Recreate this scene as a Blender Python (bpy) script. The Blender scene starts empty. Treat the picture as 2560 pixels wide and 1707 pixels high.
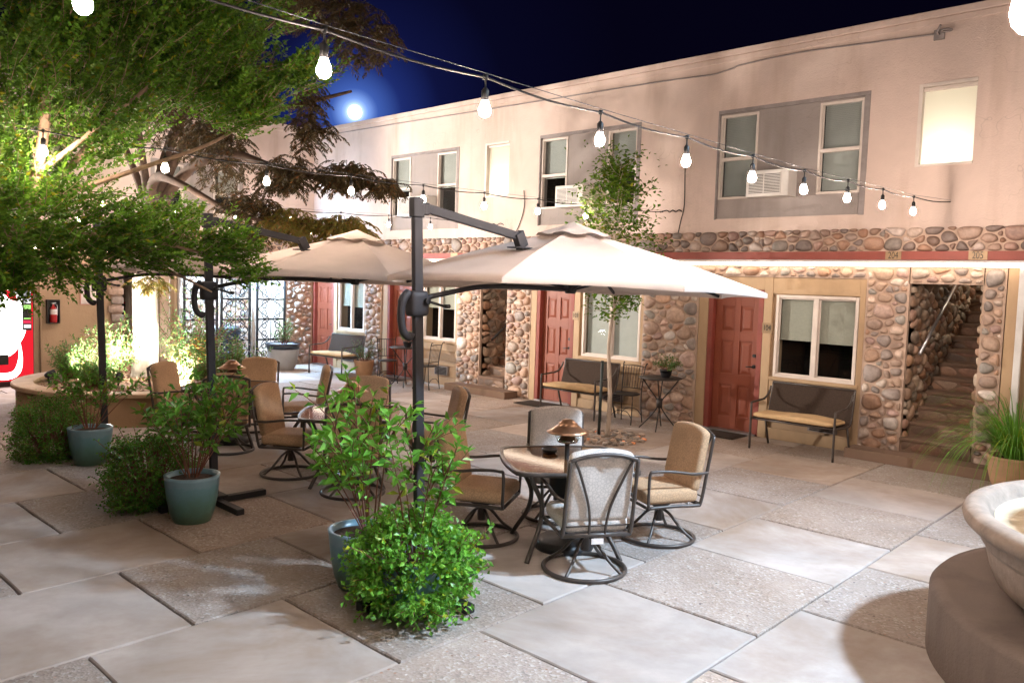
import bpy, math, random
from mathutils import Vector, Matrix, noise as mnoise
R = math.radians
rnd = random.Random(7)
S = bpy.context.scene
C = S.collection

# ------------------------------------------------------------------ mesh builder
class MB:
    """collects faces in world coordinates; build() links them as ONE mesh object"""
    def __init__(s):
        s.v = []; s.f = []; s.m = []; s.c = []; s.sm = []; s.M = Matrix.Identity(4); s.mat = 0; s.col = (1, 1, 1); s.smooth = False
    def V(s, p):
        s.v.append(tuple(s.M @ Vector(p))); return len(s.v) - 1
    def F(s, idx, smooth=None):
        s.f.append(tuple(idx)); s.m.append(s.mat); s.c.append(s.col); s.sm.append(s.smooth if smooth is None else smooth)
    def poly(s, pts, smooth=None):
        s.F([s.V(p) for p in pts], smooth)
    def box(s, x0, x1, y0, y1, z0, z1):
        a = [s.V((x, y, z)) for z in (z0, z1) for y in (y0, y1) for x in (x0, x1)]
        for q in ((0, 2, 3, 1), (4, 5, 7, 6), (0, 1, 5, 4), (2, 6, 7, 3), (0, 4, 6, 2), (1, 3, 7, 5)):
            s.F([a[i] for i in q], False)
    def cbox(s, c, d):
        s.box(c[0] - d[0] / 2, c[0] + d[0] / 2, c[1] - d[1] / 2, c[1] + d[1] / 2, c[2] - d[2] / 2, c[2] + d[2] / 2)
    def bar(s, a, b, w, h, up=(0, 0, 1)):
        a = Vector(a); b = Vector(b); d = (b - a).normalized(); u = Vector(up)
        x = d.cross(u)
        if x.length < 1e-4: x = d.cross(Vector((1, 0, 0)))
        x.normalize(); y = x.cross(d)
        r = []
        for p in (a, b):
            r.append([s.V(p + x * (i * w / 2) + y * (j * h / 2)) for i, j in ((-1, -1), (1, -1), (1, 1), (-1, 1))])
        for i in range(4):
            j = (i + 1) % 4; s.F((r[0][i], r[0][j], r[1][j], r[1][i]), False)
        s.F(r[0][::-1], False); s.F(r[1], False)
    def tube(s, pts, rad, n=8, caps=True):
        pts = [Vector(p) for p in pts]
        if not hasattr(rad, '__len__'): rad = [rad] * len(pts)
        rings = []; prev = None
        for i, p in enumerate(pts):
            d = (pts[min(i + 1, len(pts) - 1)] - pts[max(i - 1, 0)])
            if d.length < 1e-9: d = Vector((0, 0, 1))
            d.normalize()
            if prev is None:
                x = d.orthogonal().normalized()
            else:
                x = prev - d * prev.dot(d)
                x = x.normalized() if x.length > 1e-6 else d.orthogonal().normalized()
            prev = x; y = d.cross(x)
            rings.append([s.V(p + (x * math.cos(2 * math.pi * k / n) + y * math.sin(2 * math.pi * k / n)) * rad[i]) for k in range(n)])
        for a, b in zip(rings, rings[1:]):
            for k in range(n):
                j = (k + 1) % n; s.F((a[k], a[j], b[j], b[k]), True)
        if caps:
            s.F(rings[0][::-1], False); s.F(rings[-1], False)
    def ring(s, c, R_, r, n=36, m=8, ax='z'):
        vs = []
        for i in range(n):
            t = 2 * math.pi * i / n; row = []
            for k in range(m):
                u = 2 * math.pi * k / m; q = R_ + r * math.cos(u)
                p = (q * math.cos(t), q * math.sin(t), r * math.sin(u))
                row.append(s.V((c[0] + p[0], c[1] + p[1], c[2] + p[2])))
            vs.append(row)
        for i in range(n):
            for k in range(m):
                s.F((vs[i][k], vs[(i + 1) % n][k], vs[(i + 1) % n][(k + 1) % m], vs[i][(k + 1) % m]), True)
    def lathe(s, prof, n=32, c=(0, 0, 0), smooth=True, wob=0):
        rows = []
        for r, z in prof:
            if r < 1e-5: rows.append([s.V((c[0], c[1], c[2] + z))])
            else: rows.append([s.V((c[0] + r * math.cos(2 * math.pi * k / n), c[1] + r * math.sin(2 * math.pi * k / n), c[2] + z)) for k in range(n)])
        for a, b in zip(rows, rows[1:]):
            for k in range(n):
                j = (k + 1) % n
                if len(a) == 1 and len(b) == 1: continue
                if len(a) == 1: s.F((a[0], b[j], b[k]), smooth)
                elif len(b) == 1: s.F((a[k], a[j], b[0]), smooth)
                else: s.F((a[k], a[j], b[j], b[k]), smooth)
    def prism(s, poly, z0, z1):
        n = len(poly); a = [s.V((x, y, z0)) for x, y in poly]; b = [s.V((x, y, z1)) for x, y in poly]
        for k in range(n):
            j = (k + 1) % n; s.F((a[k], a[j], b[j], b[k]), False)
        s.F(a[::-1], False); s.F(b, False)
    def rbox(s, size, r, n=6, fn=None, c=(0, 0, 0)):
        """rounded cushion-like box, n cells per side, optional deform fn(x,y,z)->(x,y,z) in local coords"""
        hx, hy, hz = size[0] / 2, size[1] / 2, size[2] / 2; cache = {}
        def P(x, y, z):
            q = Vector((x * hx, y * hy, z * hz))
            i = Vector((max(-hx + r, min(hx - r, q.x)), max(-hy + r, min(hy - r, q.y)), max(-hz + r, min(hz - r, q.z))))
            d = q - i
            if d.length > 1e-9: q = i + d.normalized() * r
            if fn: q = Vector(fn(q.x, q.y, q.z))
            return (q.x + c[0], q.y + c[1], q.z + c[2])
        def sp(t):      # denser near the edges
            return math.copysign(abs(t) ** .6, t)
        g = [sp(-1 + 2 * i / n) for i in range(n + 1)]
        def vid(p):
            k = tuple(round(t, 5) for t in p)
            if k not in cache: cache[k] = s.V(P(*p))
            return cache[k]
        for ax in range(3):
            for sg in (-1, 1):
                for i in range(n):
                    for j in range(n):
                        q = []
                        for a, b in ((g[i], g[j]), (g[i + 1], g[j]), (g[i + 1], g[j + 1]), (g[i], g[j + 1])):
                            p = [0, 0, 0]; p[ax] = sg; p[(ax + 1) % 3] = a; p[(ax + 2) % 3] = b; q.append(vid(p))
                        s.F(q if sg > 0 else q[::-1], True)
    def leaf(s, p, d, up, L, W, fold=.25):
        """two-triangle-pair leaf folded along its midrib"""
        d = d.normalized(); sd = d.cross(up)
        if sd.length < 1e-4: sd = d.orthogonal()
        sd.normalize(); nn = sd.cross(d)
        a = s.V(p); m = p + d * (L * .45)
        l = s.V(m + sd * (W / 2) + nn * (W * fold)); r = s.V(m - sd * (W / 2) + nn * (W * fold)); t = s.V(p + d * L - nn * (L * .08))
        s.F((a, r, t), False); s.F((a, t, l), False)
    def build(s, name, mats, parent=None, bevel=0, seg=2, kind=None, **props):
        me = bpy.data.meshes.new(name)
        me.from_pydata(s.v, [], s.f)
        if not isinstance(mats, (list, tuple)): mats = [mats]
        for m in mats: me.materials.append(m)
        me.polygons.foreach_set('material_index', s.m)
        me.polygons.foreach_set('use_smooth', s.sm)
        if any(c != (1, 1, 1) for c in s.c):
            at = me.color_attributes.new('Col', 'FLOAT_COLOR', 'CORNER'); buf = []
            for f, c in zip(s.f, s.c): buf += [c[0], c[1], c[2], 1.0] * len(f)
            at.data.foreach_set('color', buf)
        me.validate(); me.update()
        o = bpy.data.objects.new(name, me); C.objects.link(o)
        if parent is not None:
            o.parent = parent; o.matrix_parent_inverse = wmat(parent).inverted()
        if bevel:
            b = o.modifiers.new('soft_edges', 'BEVEL'); b.width = bevel; b.segments = seg; b.limit_method = 'ANGLE'; b.angle_limit = R(40)
        if kind: o['kind'] = kind
        for k, v in props.items(): o[k] = v
        return o

def wmat(o):
    m = Matrix.LocRotScale(o.location, o.rotation_euler, o.scale)
    if o.parent: m = wmat(o.parent) @ o.matrix_parent_inverse @ m
    return m
def thing(name, label, cat, loc=(0, 0, 0), group=None):
    o = bpy.data.objects.new(name, None); C.objects.link(o); o.location = loc; o.empty_display_size = .2
    o['label'] = label; o['category'] = cat
    if group: o['group'] = group
    return o
def tag(o, label, cat, group=None):
    o['label'] = label; o['category'] = cat
    if group: o['group'] = group
    return o
def copy_tree(o, parent=None):
    c = o.copy(); C.objects.link(c)
    if parent is not None: c.parent = parent
    for ch in list(o.children): copy_tree(ch, c)
    return c
def again(o, loc, rz, label, group=None):
    c = copy_tree(o); c.location = loc; c.rotation_euler = (0, 0, rz); c['label'] = label
    if group: c['group'] = group
    return c
def bez(p0, p1, p2, p3, n=10):
    p0, p1, p2, p3 = map(Vector, (p0, p1, p2, p3)); o = []
    for i in range(n + 1):
        t = i / n; u = 1 - t
        o.append(p0 * u ** 3 + p1 * 3 * u * u * t + p2 * 3 * u * t * t + p3 * t ** 3)
    return o
def crom(pts, n=6):
    P = [Vector(p) for p in pts]; o = []
    for i in range(len(P) - 1):
        a = P[max(i - 1, 0)]; b = P[i]; c = P[i + 1]; d = P[min(i + 2, len(P) - 1)]
        for k in range(n):
            t = k / n
            o.append(.5 * ((2 * b) + (c - a) * t + (2 * a - 5 * b + 4 * c - d) * t * t + (3 * b - a - 3 * c + d) * t ** 3))
    o.append(P[-1]); return o
def rvec():
    while True:
        v = Vector((rnd.uniform(-1, 1), rnd.uniform(-1, 1), rnd.uniform(-1, 1)))
        if .05 < v.length < 1: return v.normalized()

# ------------------------------------------------------------------ materials
def nt(name):
    m = bpy.data.materials.new(name); m.use_nodes = True
    return m, m.node_tree.nodes, m.node_tree.links, m.node_tree.nodes['Principled BSDF']
def mix(N, L, a, b, fac, blend='MIX'):
    n = N.new('ShaderNodeMix'); n.data_type = 'RGBA'; n.blend_type = blend
    for sock, val in ((n.inputs[6], a), (n.inputs[7], b), (n.inputs[0], fac)):
        if hasattr(val, 'is_linked'): L.new(val, sock)
        elif isinstance(val, (tuple, list)): sock.default_value = (*val[:3], 1)
        else: sock.default_value = val
    return n.outputs[2]
def noise(N, L, vec, scale, detail=4, rough=.55, dist=0):
    n = N.new('ShaderNodeTexNoise'); n.inputs['Scale'].default_value = scale; n.inputs['Detail'].default_value = detail
    n.inputs['Roughness'].default_value = rough; n.inputs['Distortion'].default_value = dist
    if vec is not None: L.new(vec, n.inputs['Vector'])
    return n.outputs[0]
def ramp(N, L, fac, stops):
    r = N.new('ShaderNodeValToRGB'); e = r.color_ramp.elements
    while len(e) < len(stops): e.new(.5)
    for k, (p, c) in enumerate(stops):
        e[k].position = p; e[k].color = (*c[:3], 1) if isinstance(c, (tuple, list)) else (c, c, c, 1)
    L.new(fac, r.inputs[0]); return r.outputs[0]
def coord(N, L, scale=(1, 1, 1), which='Object'):
    t = N.new('ShaderNodeTexCoord'); mp = N.new('ShaderNodeMapping'); mp.inputs['Scale'].default_value = scale
    L.new(t.outputs[which], mp.inputs[0]); return mp.outputs[0]
def bump(N, L, b, h, st, dist=.01):
    n = N.new('ShaderNodeBump'); n.inputs['Strength'].default_value = st; n.inputs['Distance'].default_value = dist
    L.new(h, n.inputs['Height']); L.new(n.outputs[0], b.inputs['Normal'])
def mul(c, k): return tuple(min(1, x * k) for x in c)
def M(name, col, rough=.6, metal=0, var=.18, scale=6, bmp=0, bscale=80, attr=False, spec=.5, trans=0, stretch=(1, 1, 1), coat=0):
    m, N, L, b = nt(name)
    v = coord(N, L, stretch)
    f = noise(N, L, v, scale, 5, .6)
    c = mix(N, L, mul(col, 1 - var), mul(col, 1 + var), ramp(N, L, f, [(.3, 0), (.7, 1)]))
    if attr:
        a = N.new('ShaderNodeVertexColor'); a.layer_name = 'Col'
        c = mix(N, L, c, a.outputs[0], 1.0, 'MULTIPLY')
    L.new(c, b.inputs['Base Color'])
    b.inputs['Roughness'].default_value = rough; b.inputs['Metallic'].default_value = metal; b.inputs['Specular IOR Level'].default_value = spec
    if coat: b.inputs['Coat Weight'].default_value = coat
    if bmp: bump(N, L, b, noise(N, L, v, bscale, 3), bmp)
    if trans:      # thin leaf / cloth: some light passes through
        tr = N.new('ShaderNodeBsdfTranslucent'); L.new(c, tr.inputs[0]); ms = N.new('ShaderNodeMixShader'); ms.inputs[0].default_value = trans
        L.new(b.outputs[0], ms.inputs[1]); L.new(tr.outputs[0], ms.inputs[2]); L.new(ms.outputs[0], N['Material Output'].inputs[0])
    return m
def EM(name, col, st):
    m = bpy.data.materials.new(name); m.use_nodes = True; N = m.node_tree.nodes; L = m.node_tree.links; N.clear()
    e = N.new('ShaderNodeEmission'); e.inputs[0].default_value = (*col, 1); e.inputs[1].default_value = st
    o = N.new('ShaderNodeOutputMaterial'); L.new(e.outputs[0], o.inputs[0]); return m

def stucco(name, col, stain):
    m, N, L, b = nt(name); v = coord(N, L); vs = coord(N, L, (1.6, 1.6, .25))
    big = noise(N, L, v, .9, 5, .6, .3); st = noise(N, L, vs, 1.3, 4, .6)
    c = mix(N, L, mul(col, .86), mul(col, 1.1), ramp(N, L, big, [(.3, 0), (.7, 1)]))
    c = mix(N, L, c, stain, ramp(N, L, st, [(.50, 0), (.72, .7)]))
    vc = N.new('ShaderNodeTexVoronoi'); vc.feature = 'DISTANCE_TO_EDGE'; vc.inputs['Scale'].default_value = .8
    wv = N.new('ShaderNodeVectorMath'); wv.operation = 'ADD'; nz = N.new('ShaderNodeTexNoise'); nz.inputs['Scale'].default_value = 2.5; L.new(v, nz.inputs['Vector']); L.new(nz.outputs['Color'], wv.inputs[0]); L.new(v, wv.inputs[1]); L.new(wv.outputs[0], vc.inputs['Vector'])
    ck = N.new('ShaderNodeMath'); ck.operation = 'MULTIPLY'; L.new(ramp(N, L, vc.outputs['Distance'], [(.0, .32), (.005, 0)]), ck.inputs[0]); L.new(ramp(N, L, noise(N, L, v, .7, 2), [(.5, 0), (.6, 1)]), ck.inputs[1])
    c = mix(N, L, c, mul(stain, .5), ck.outputs[0])      # hairline cracks
    L.new(c, b.inputs['Base Color']); b.inputs['Roughness'].default_value = .85
    ad = N.new('ShaderNodeMath'); ad.operation = 'ADD'
    L.new(noise(N, L, v, 45, 4, .65), ad.inputs[0]); L.new(noise(N, L, v, 5, 2), ad.inputs[1])
    bump(N, L, b, ad.outputs[0], .35, .02); return m
def slab_mat(name, col, agg):
    m, N, L, b = nt(name); v = coord(N, L)
    a = N.new('ShaderNodeVertexColor'); a.layer_name = 'Col'
    big = noise(N, L, v, 1.1, 6, .62, .4); mid = noise(N, L, v, 7, 5, .6)
    c = mix(N, L, mul(col, .72), mul(col, 1.12), ramp(N, L, big, [(.3, 0), (.68, 1)]))
    c = mix(N, L, c, mul(col, .8), ramp(N, L, mid, [(.55, 0), (.75, .5)]))
    c = mix(N, L, c, (.27, .175, .11), ramp(N, L, noise(N, L, v, .5, 6, .68, .6), [(.42, 0), (.70, .85)]))
    if agg:
        vo = N.new('ShaderNodeTexVoronoi'); vo.inputs['Scale'].default_value = 62; vo.inputs['Randomness'].default_value = 1; L.new(v, vo.inputs['Vector'])
        sp = N.new('ShaderNodeSeparateColor'); L.new(vo.outputs['Color'], sp.inputs[0])
        peb = ramp(N, L, sp.outputs[0], [(0, (.11, .095, .09)), (.2, (.30, .235, .19)), (.5, (.40, .34, .30)), (.72, (.27, .20, .165)), (.88, (.50, .46, .42)), (1, (.62, .59, .56))])
        vb = N.new('ShaderNodeTexVoronoi'); vb.inputs['Scale'].default_value = 19; L.new(v, vb.inputs['Vector'])
        sb = N.new('ShaderNodeSeparateColor'); L.new(vb.outputs['Color'], sb.inputs[0])
        big_peb = ramp(N, L, sb.outputs[1], [(0, (.08, .07, .07)), (.4, (.36, .2, .13)), (1, (.62, .58, .54))])
        lt = N.new('ShaderNodeMath'); lt.operation = 'LESS_THAN'; lt.inputs[1].default_value = .16; L.new(vb.outputs['Distance'], lt.inputs[0])
        gt = N.new('ShaderNodeMath'); gt.operation = 'GREATER_THAN'; gt.inputs[1].default_value = .72; L.new(sb.outputs[0], gt.inputs[0])
        an = N.new('ShaderNodeMath'); an.operation = 'MULTIPLY'; L.new(lt.outputs[0], an.inputs[0]); L.new(gt.outputs[0], an.inputs[1])
        msk = noise(N, L, v, 3.2, 4, .6)
        c = mix(N, L, c, peb, ramp(N, L, msk, [(.3, .12), (.7, .6)]))
        c = mix(N, L, c, big_peb, an.outputs[0])
        bump(N, L, b, vo.outputs['Distance'], .6, .006)
    else:
        sp = noise(N, L, v, 150, 2, .7)
        c = mix(N, L, c, mul(col, .6), ramp(N, L, sp, [(.66, 0), (.74, .5)]))
        bump(N, L, b, noise(N, L, v, 60, 5, .7), .16, .004)
    c = mix(N, L, c, a.outputs[0], 1.0, 'MULTIPLY')
    L.new(c, b.inputs['Base Color']); b.inputs['Roughness'].default_value = .8
    b.inputs['Specular IOR Level'].default_value = .35
    return m
def stone_mat():
    m, N, L, b = nt('river_stone'); v = coord(N, L); a = N.new('ShaderNodeVertexColor'); a.layer_name = 'Col'
    n1 = noise(N, L, v, 14, 6, .65, .6); n2 = noise(N, L, v, 90, 3, .7)
    c = mix(N, L, (.62, .58, .56), (1.0, .97, .94), ramp(N, L, n1, [(.32, 0), (.66, 1)]))
    c = mix(N, L, c, (.45, .42, .4), ramp(N, L, n2, [(.6, 0), (.75, .6)]))
    c = mix(N, L, c, a.outputs[0], 1.0, 'MULTIPLY'); L.new(c, b.inputs['Base Color']); b.inputs['Roughness'].default_value = .55
    bump(N, L, b, n1, .25, .01); return m
def glass_mat():
    m = bpy.data.materials.new('window_glass'); m.use_nodes = True; N = m.node_tree.nodes; L = m.node_tree.links; N.clear()
    fr = N.new('ShaderNodeFresnel'); ge = N.new('ShaderNodeNewGeometry'); mr = N.new('ShaderNodeMapRange'); mr.inputs[3].default_value = 1.5; mr.inputs[4].default_value = 1 / 1.5; L.new(ge.outputs['Backfacing'], mr.inputs[0]); L.new(mr.outputs[0], fr.inputs[0]); t = N.new('ShaderNodeBsdfTransparent'); t.inputs[0].default_value = (.86, .9, .9, 1)
    g = N.new('ShaderNodeBsdfGlossy'); g.inputs['Roughness'].default_value = .015
    mx = N.new('ShaderNodeMixShader'); L.new(fr.outputs[0], mx.inputs[0]); L.new(t.outputs[0], mx.inputs[1]); L.new(g.outputs[0], mx.inputs[2])
    o = N.new('ShaderNodeOutputMaterial'); L.new(mx.outputs[0], o.inputs[0]); return m
def cushion_mat(name, col):
    m, N, L, b = nt(name); v = coord(N, L)
    vo = N.new('ShaderNodeTexVoronoi'); vo.feature = 'DISTANCE_TO_EDGE'; vo.inputs['Scale'].default_value = 42; L.new(v, vo.inputs['Vector'])
    c = mix(N, L, mul(col, .80), mul(col, 1.04), ramp(N, L, vo.outputs['Distance'], [(.03, 0), (.12, 1)]))
    c = mix(N, L, c, mul(col, .75), ramp(N, L, noise(N, L, v, 4, 4), [(.45, 0), (.75, .6)]))
    L.new(c, b.inputs['Base Color']); b.inputs['Roughness'].default_value = .9; b.inputs['Specular IOR Level'].default_value = .2
    bump(N, L, b, noise(N, L, v, 260, 2), .2, .003); return m
def pot_mat():
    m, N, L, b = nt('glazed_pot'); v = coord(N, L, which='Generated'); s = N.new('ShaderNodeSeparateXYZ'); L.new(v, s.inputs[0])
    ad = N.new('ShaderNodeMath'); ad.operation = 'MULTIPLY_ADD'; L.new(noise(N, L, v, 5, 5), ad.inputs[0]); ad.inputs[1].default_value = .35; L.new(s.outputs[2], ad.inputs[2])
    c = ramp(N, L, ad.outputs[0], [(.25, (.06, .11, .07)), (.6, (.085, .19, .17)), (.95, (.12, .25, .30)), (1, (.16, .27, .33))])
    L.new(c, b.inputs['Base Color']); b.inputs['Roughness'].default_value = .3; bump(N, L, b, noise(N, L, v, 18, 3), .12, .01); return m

MT = dict(
    upper=stucco('upper_stucco', (.63, .495, .43), (.44, .32, .25)),
    lower=stucco('lower_wall_paint', (.47, .33, .21), (.36, .24, .15)),
    trim=M('trim_paint', (.44, .30, .175), .6, var=.1, scale=5, bmp=.15, bscale=30, stretch=(1, 1, .3)),
    grey=stucco('grey_panel', (.33, .285, .265), (.20, .17, .155)),
    greytrim=M('grey_trim', (.26, .225, .215), .8, var=.2, bmp=.2),
    red=M('red_beam_paint', (.24, .052, .036), .6, var=.15, bmp=.1, bscale=30),
    door=M('red_door_paint', (.24, .058, .028), .5, var=.1, scale=3, bmp=.05, bscale=25),
    mortar=stucco('mortar', (.50, .37, .29), (.38, .27, .2)),
    stone=stone_mat(), glass=glass_mat(),
    vinyl=M('window_vinyl', (.66, .58, .52), .5, var=.06),
    blind=M('roller_blind', (.52, .50, .42), .8, var=.06, scale=30, trans=.25),
    slat=M('blind_slats', (.56, .56, .53), .6, var=.05),
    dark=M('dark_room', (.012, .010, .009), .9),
    step=stucco('concrete_step', (.20, .125, .085), (.11, .07, .045)),
    steel=M('galvanised_steel', (.55, .56, .58), .3, metal=.9, var=.1),
    black=M('black_plastic', (.012, .012, .013), .45, var=.2),
    bronze=M('dark_bronze_frame', (.075, .062, .055), .42, metal=.35, var=.2, bmp=.08, bscale=200),
    iron=M('wrought_iron', (.028, .023, .021), .5, metal=.3, var=.3, bmp=.1),
    upole=M('umbrella_pole_paint', (.026, .024, .027), .55, metal=0, var=.12, bmp=.05, bscale=300, spec=.3),
    canopy=M('canopy_cloth', (.55, .445, .385), .9, var=.09, scale=2, bmp=.15, bscale=500, trans=.16, spec=.2),
    cushion=cushion_mat('patterned_cushion', (.50, .325, .195)),  # orange-tan tone carries the warm shade the cloth sits in
    pale=cushion_mat('cool_lit_cushion', (.60, .545, .50)),  # same cloth, its colour greyed as if cool floodlight fell on it
    seatpad=M('tan_bench_pad', (.56, .38, .20), .85, var=.15, bmp=.2, bscale=40),
    sling=M('brown_sling_mesh', (.05, .034, .026), .9, var=.25, scale=60, spec=.2),
    pot=pot_mat(), soil=M('potting_soil', (.05, .028, .018), .95, var=.5, scale=40, bmp=1, bscale=60),
    terra=M('terracotta', (.42, .25, .14), .7, var=.15, bmp=.15),
    greypot=M('grey_ceramic_pot', (.42, .43, .44), .5, var=.08), potband=M('dark_pot_band', (.02, .022, .03), .35),
    leafA=M('crape_leaf', (.10, .21, .018), .6, var=.25, attr=True, trans=.35, spec=.22),
    leafB=M('locust_frond', (.10, .075, .03), .6, var=.3, attr=True, trans=.22, spec=.3),
    leafC=M('shrub_leaf', (.135, .34, .035), .42, var=.2, attr=True, trans=.3, spec=.5),
    leafD=M('bedding_leaf', (.12, .24, .06), .5, var=.25, attr=True, trans=.35),
    bark=M('peeling_bark', (.30, .19, .125), .85, var=.45, scale=12, bmp=.8, bscale=18, stretch=(1, 1, .4)),
    limb=M('dark_limb_bark', (.075, .045, .03), .9, var=.3, scale=12, bmp=.6, bscale=18), bark2=M('pale_trunk_bark', (.42, .34, .27), .85, var=.25, scale=14, bmp=.9, bscale=14, stretch=(1, 1, .35)),
    stem=M('red_stem', (.16, .06, .035), .7, var=.3),
    planter=stucco('planter_stucco', (.40, .25, .14), (.3, .18, .1)), cap=M('planter_cap', (.48, .32, .2), .75, var=.18, bmp=.3),
    mulch=M('bark_mulch', (.26, .15, .09), .95, var=.7, scale=30, bmp=1, bscale=40),
    fount=M('cast_stone_bowl', (.30, .225, .175), .75, var=.28, bmp=.35, bscale=30),
    ped=stucco('fountain_base_concrete', (.19, .145, .12), (.085, .065, .055)),
    acw=M('white_ac_plastic', (.68, .64, .60), .5, var=.06), white=M('white_metal', (.62, .61, .60), .5, var=.08),
    slabS=slab_mat('smooth_concrete_slab', (.51, .44, .395), False), slabA=slab_mat('exposed_aggregate_slab', (.44, .37, .325), True),
    joint=M('joint_soil', (.12, .068, .038), .95, var=.5, scale=20, bmp=.6),
    copper=M('brushed_bronze_shade', (.42, .25, .155), .28, metal=.85, var=.1), chrome=M('chrome', (.6, .62, .66), .18, metal=1, var=.05),
    mat=M('door_mat', (.035, .024, .018), .95, var=.4, scale=60, bmp=.6), pebble=M('pebble_bed', (.33, .26, .21), .8, attr=True, var=.3),
    cable=M('black_cable', (.014, .013, .014), .65, spec=.25), guy=M('guy_wire_steel', (.06, .065, .075), .5, metal=.4), carred=M('car_paint_red', (.22, .012, .014), .25, coat=1), rubber=M('rubber', (.015, .015, .015), .8),
    paper=M('white_sign_face', (.75, .68, .64), .5), pinkframe=M('sign_edge', (.6, .3, .26), .5), extred=M('extinguisher_red', (.42, .02, .02), .3),
    plate=M('number_plate', (.30, .20, .11), .5, metal=.2), ink=M('black_figures', (.012, .01, .008), .6),
)
# ------------------------------------------------------------------ camera
cam = bpy.data.cameras.new('camera'); co = bpy.data.objects.new('camera', cam); C.objects.link(co); S.camera = co
cam.sensor_width = 36; cam.lens = 28.18; cam.clip_end = 2000; cam.clip_start = .05
yaw, pit, rol = R(43.17), R(-4.15), R(1.81)
fw = Vector((-math.sin(yaw) * math.cos(pit), math.cos(yaw) * math.cos(pit), math.sin(pit)))
rt = Vector((math.cos(yaw), math.sin(yaw), 0)); up = rt.cross(fw)
r2 = rt * math.cos(rol) + up * math.sin(rol); u2 = up * math.cos(rol) - rt * math.sin(rol)
mw = Matrix((r2, u2, -fw)).transposed().to_4x4(); mw.translation = (0, 0, 2.108); co.matrix_world = mw
S.view_settings.view_transform = 'Standard'; S.view_settings.look = 'None'; S.view_settings.exposure = .14; S.view_settings.gamma = 1
S.cycles.max_bounces = 6; S.cycles.diffuse_bounces = 3; S.cycles.glossy_bounces = 3; S.cycles.transparent_max_bounces = 8
S.cycles.sample_clamp_indirect = 4; S.cycles.use_denoising = True; S.cycles.caustics_reflective = False; S.cycles.caustics_refractive = False

# ------------------------------------------------------------------ night sky with the moon's glow
MOON = Vector((-.7991, .5687, .1950)).normalized()
w = bpy.data.worlds.new('World'); S.world = w; w.use_nodes = True
N = w.node_tree.nodes; L = w.node_tree.links; bg = N['Background']
tc = N.new('ShaderNodeTexCoord'); dt = N.new('ShaderNodeVectorMath'); dt.operation = 'DOT_PRODUCT'; dt.inputs[1].default_value = MOON
nm = N.new('ShaderNodeVectorMath'); nm.operation = 'NORMALIZE'; L.new(tc.outputs['Generated'], nm.inputs[0]); L.new(nm.outputs[0], dt.inputs[0])
ac = N.new('ShaderNodeMath'); ac.operation = 'ARCCOSINE'; L.new(dt.outputs['Value'], ac.inputs[0])
mp = N.new('ShaderNodeMath'); mp.operation = 'DIVIDE'; mp.inputs[1].default_value = 1.0; L.new(ac.outputs[0], mp.inputs[0])
sky = ramp(N, L, mp.outputs[0], [(0, (1.5, 1.7, 2.0)), (.0075, (.8, 1.1, 1.8)), (.013, (.24, .42, .95)), (.026, (.05, .11, .42)), (.055, (.012, .024, .145)), (.10, (.0042, .006, .042)), (.18, (.0020, .0021, .013)), (.32, (.0014, .0011, .0065)), (1, (.0010, .0006, .0035))])
L.new(sky, bg.inputs[0]); bg.inputs[1].default_value = 1.0
mb = MB(); pr = [(4.0 * math.sin(math.pi * k / 12), -4.0 * math.cos(math.pi * k / 12)) for k in range(13)]
mc = Vector((0, 0, 2.1)) + MOON * 480; mb.lathe(pr, 24, mc)
moon = mb.build('moon', EM('moonlit_disc', (.92, .96, 1), 4)); tag(moon, 'bright full moon glowing just above the roof edge', 'moon')
sl = bpy.data.lights.new('moonlight', 'SUN'); sl.energy = .015; sl.angle = R(.5); sl.color = (.7, .8, 1)
so = bpy.data.objects.new('moonlight', sl); C.objects.link(so); so.rotation_euler = MOON.to_track_quat('Z', 'Y').to_euler()

# ------------------------------------------------------------------ ground and slabs
mb = MB(); mb.poly([(-300, -300, -.03), (300, -300, -.03), (300, 300, -.03), (-300, 300, -.03)])
mb.build('ground', MT['joint'], kind='structure')
mb = MB()
def slab(x0, x1, y0, y1, agg):
    g = .007; x0 += g; x1 -= g; y0 += g * 1.2; y1 -= g * 1.2
    k = rnd.uniform(.86, 1.08); t = rnd.uniform(-.05, .05); mb.col = (k * (1 + t), k, k * (1 - t)); mb.mat = 1 if agg else 0
    dz = rnd.uniform(-.004, .002); b = .008
    # chipped, slightly wavy edges
    def edge(a, c, n=9): return [a + (c - a) * i / n for i in range(n)]
    out = [(x, y0 + rnd.uniform(-.004, .004)) for x in edge(x0, x1)] + [(x1 + rnd.uniform(-.004, .004), y) for y in edge(y0, y1)] + \
          [(x, y1 + rnd.uniform(-.004, .004)) for x in edge(x1, x0)] + [(x0 + rnd.uniform(-.004, .004), y) for y in edge(y1, y0)]
    cx, cy = (x0 + x1) / 2, (y0 + y1) / 2
    a = [mb.V((x, y, -.03)) for x, y in out]; m_ = [mb.V((x, y, dz - b)) for x, y in out]
    t_ = [mb.V((x + math.copysign(b, cx - x) * (abs(x - cx) > .45 * (x1 - x0)), y + math.copysign(b, cy - y) * (abs(y - cy) > .45 * (y1 - y0)), dz)) for x, y in out]
    n = len(out)
    for i in range(n):
        j = (i + 1) % n; mb.F((a[i], a[j], m_[j], m_[i]), False); mb.F((m_[i], m_[j], t_[j], t_[i]), False)
    mb.F(t_, False)
cols = [2.75 - 1.22 * i for i in range(4)] + [-2.13, -3.35, -4.57, -5.75, -6.90] + [-6.9 - 1.2 * i for i in range(1, 13)]
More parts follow.
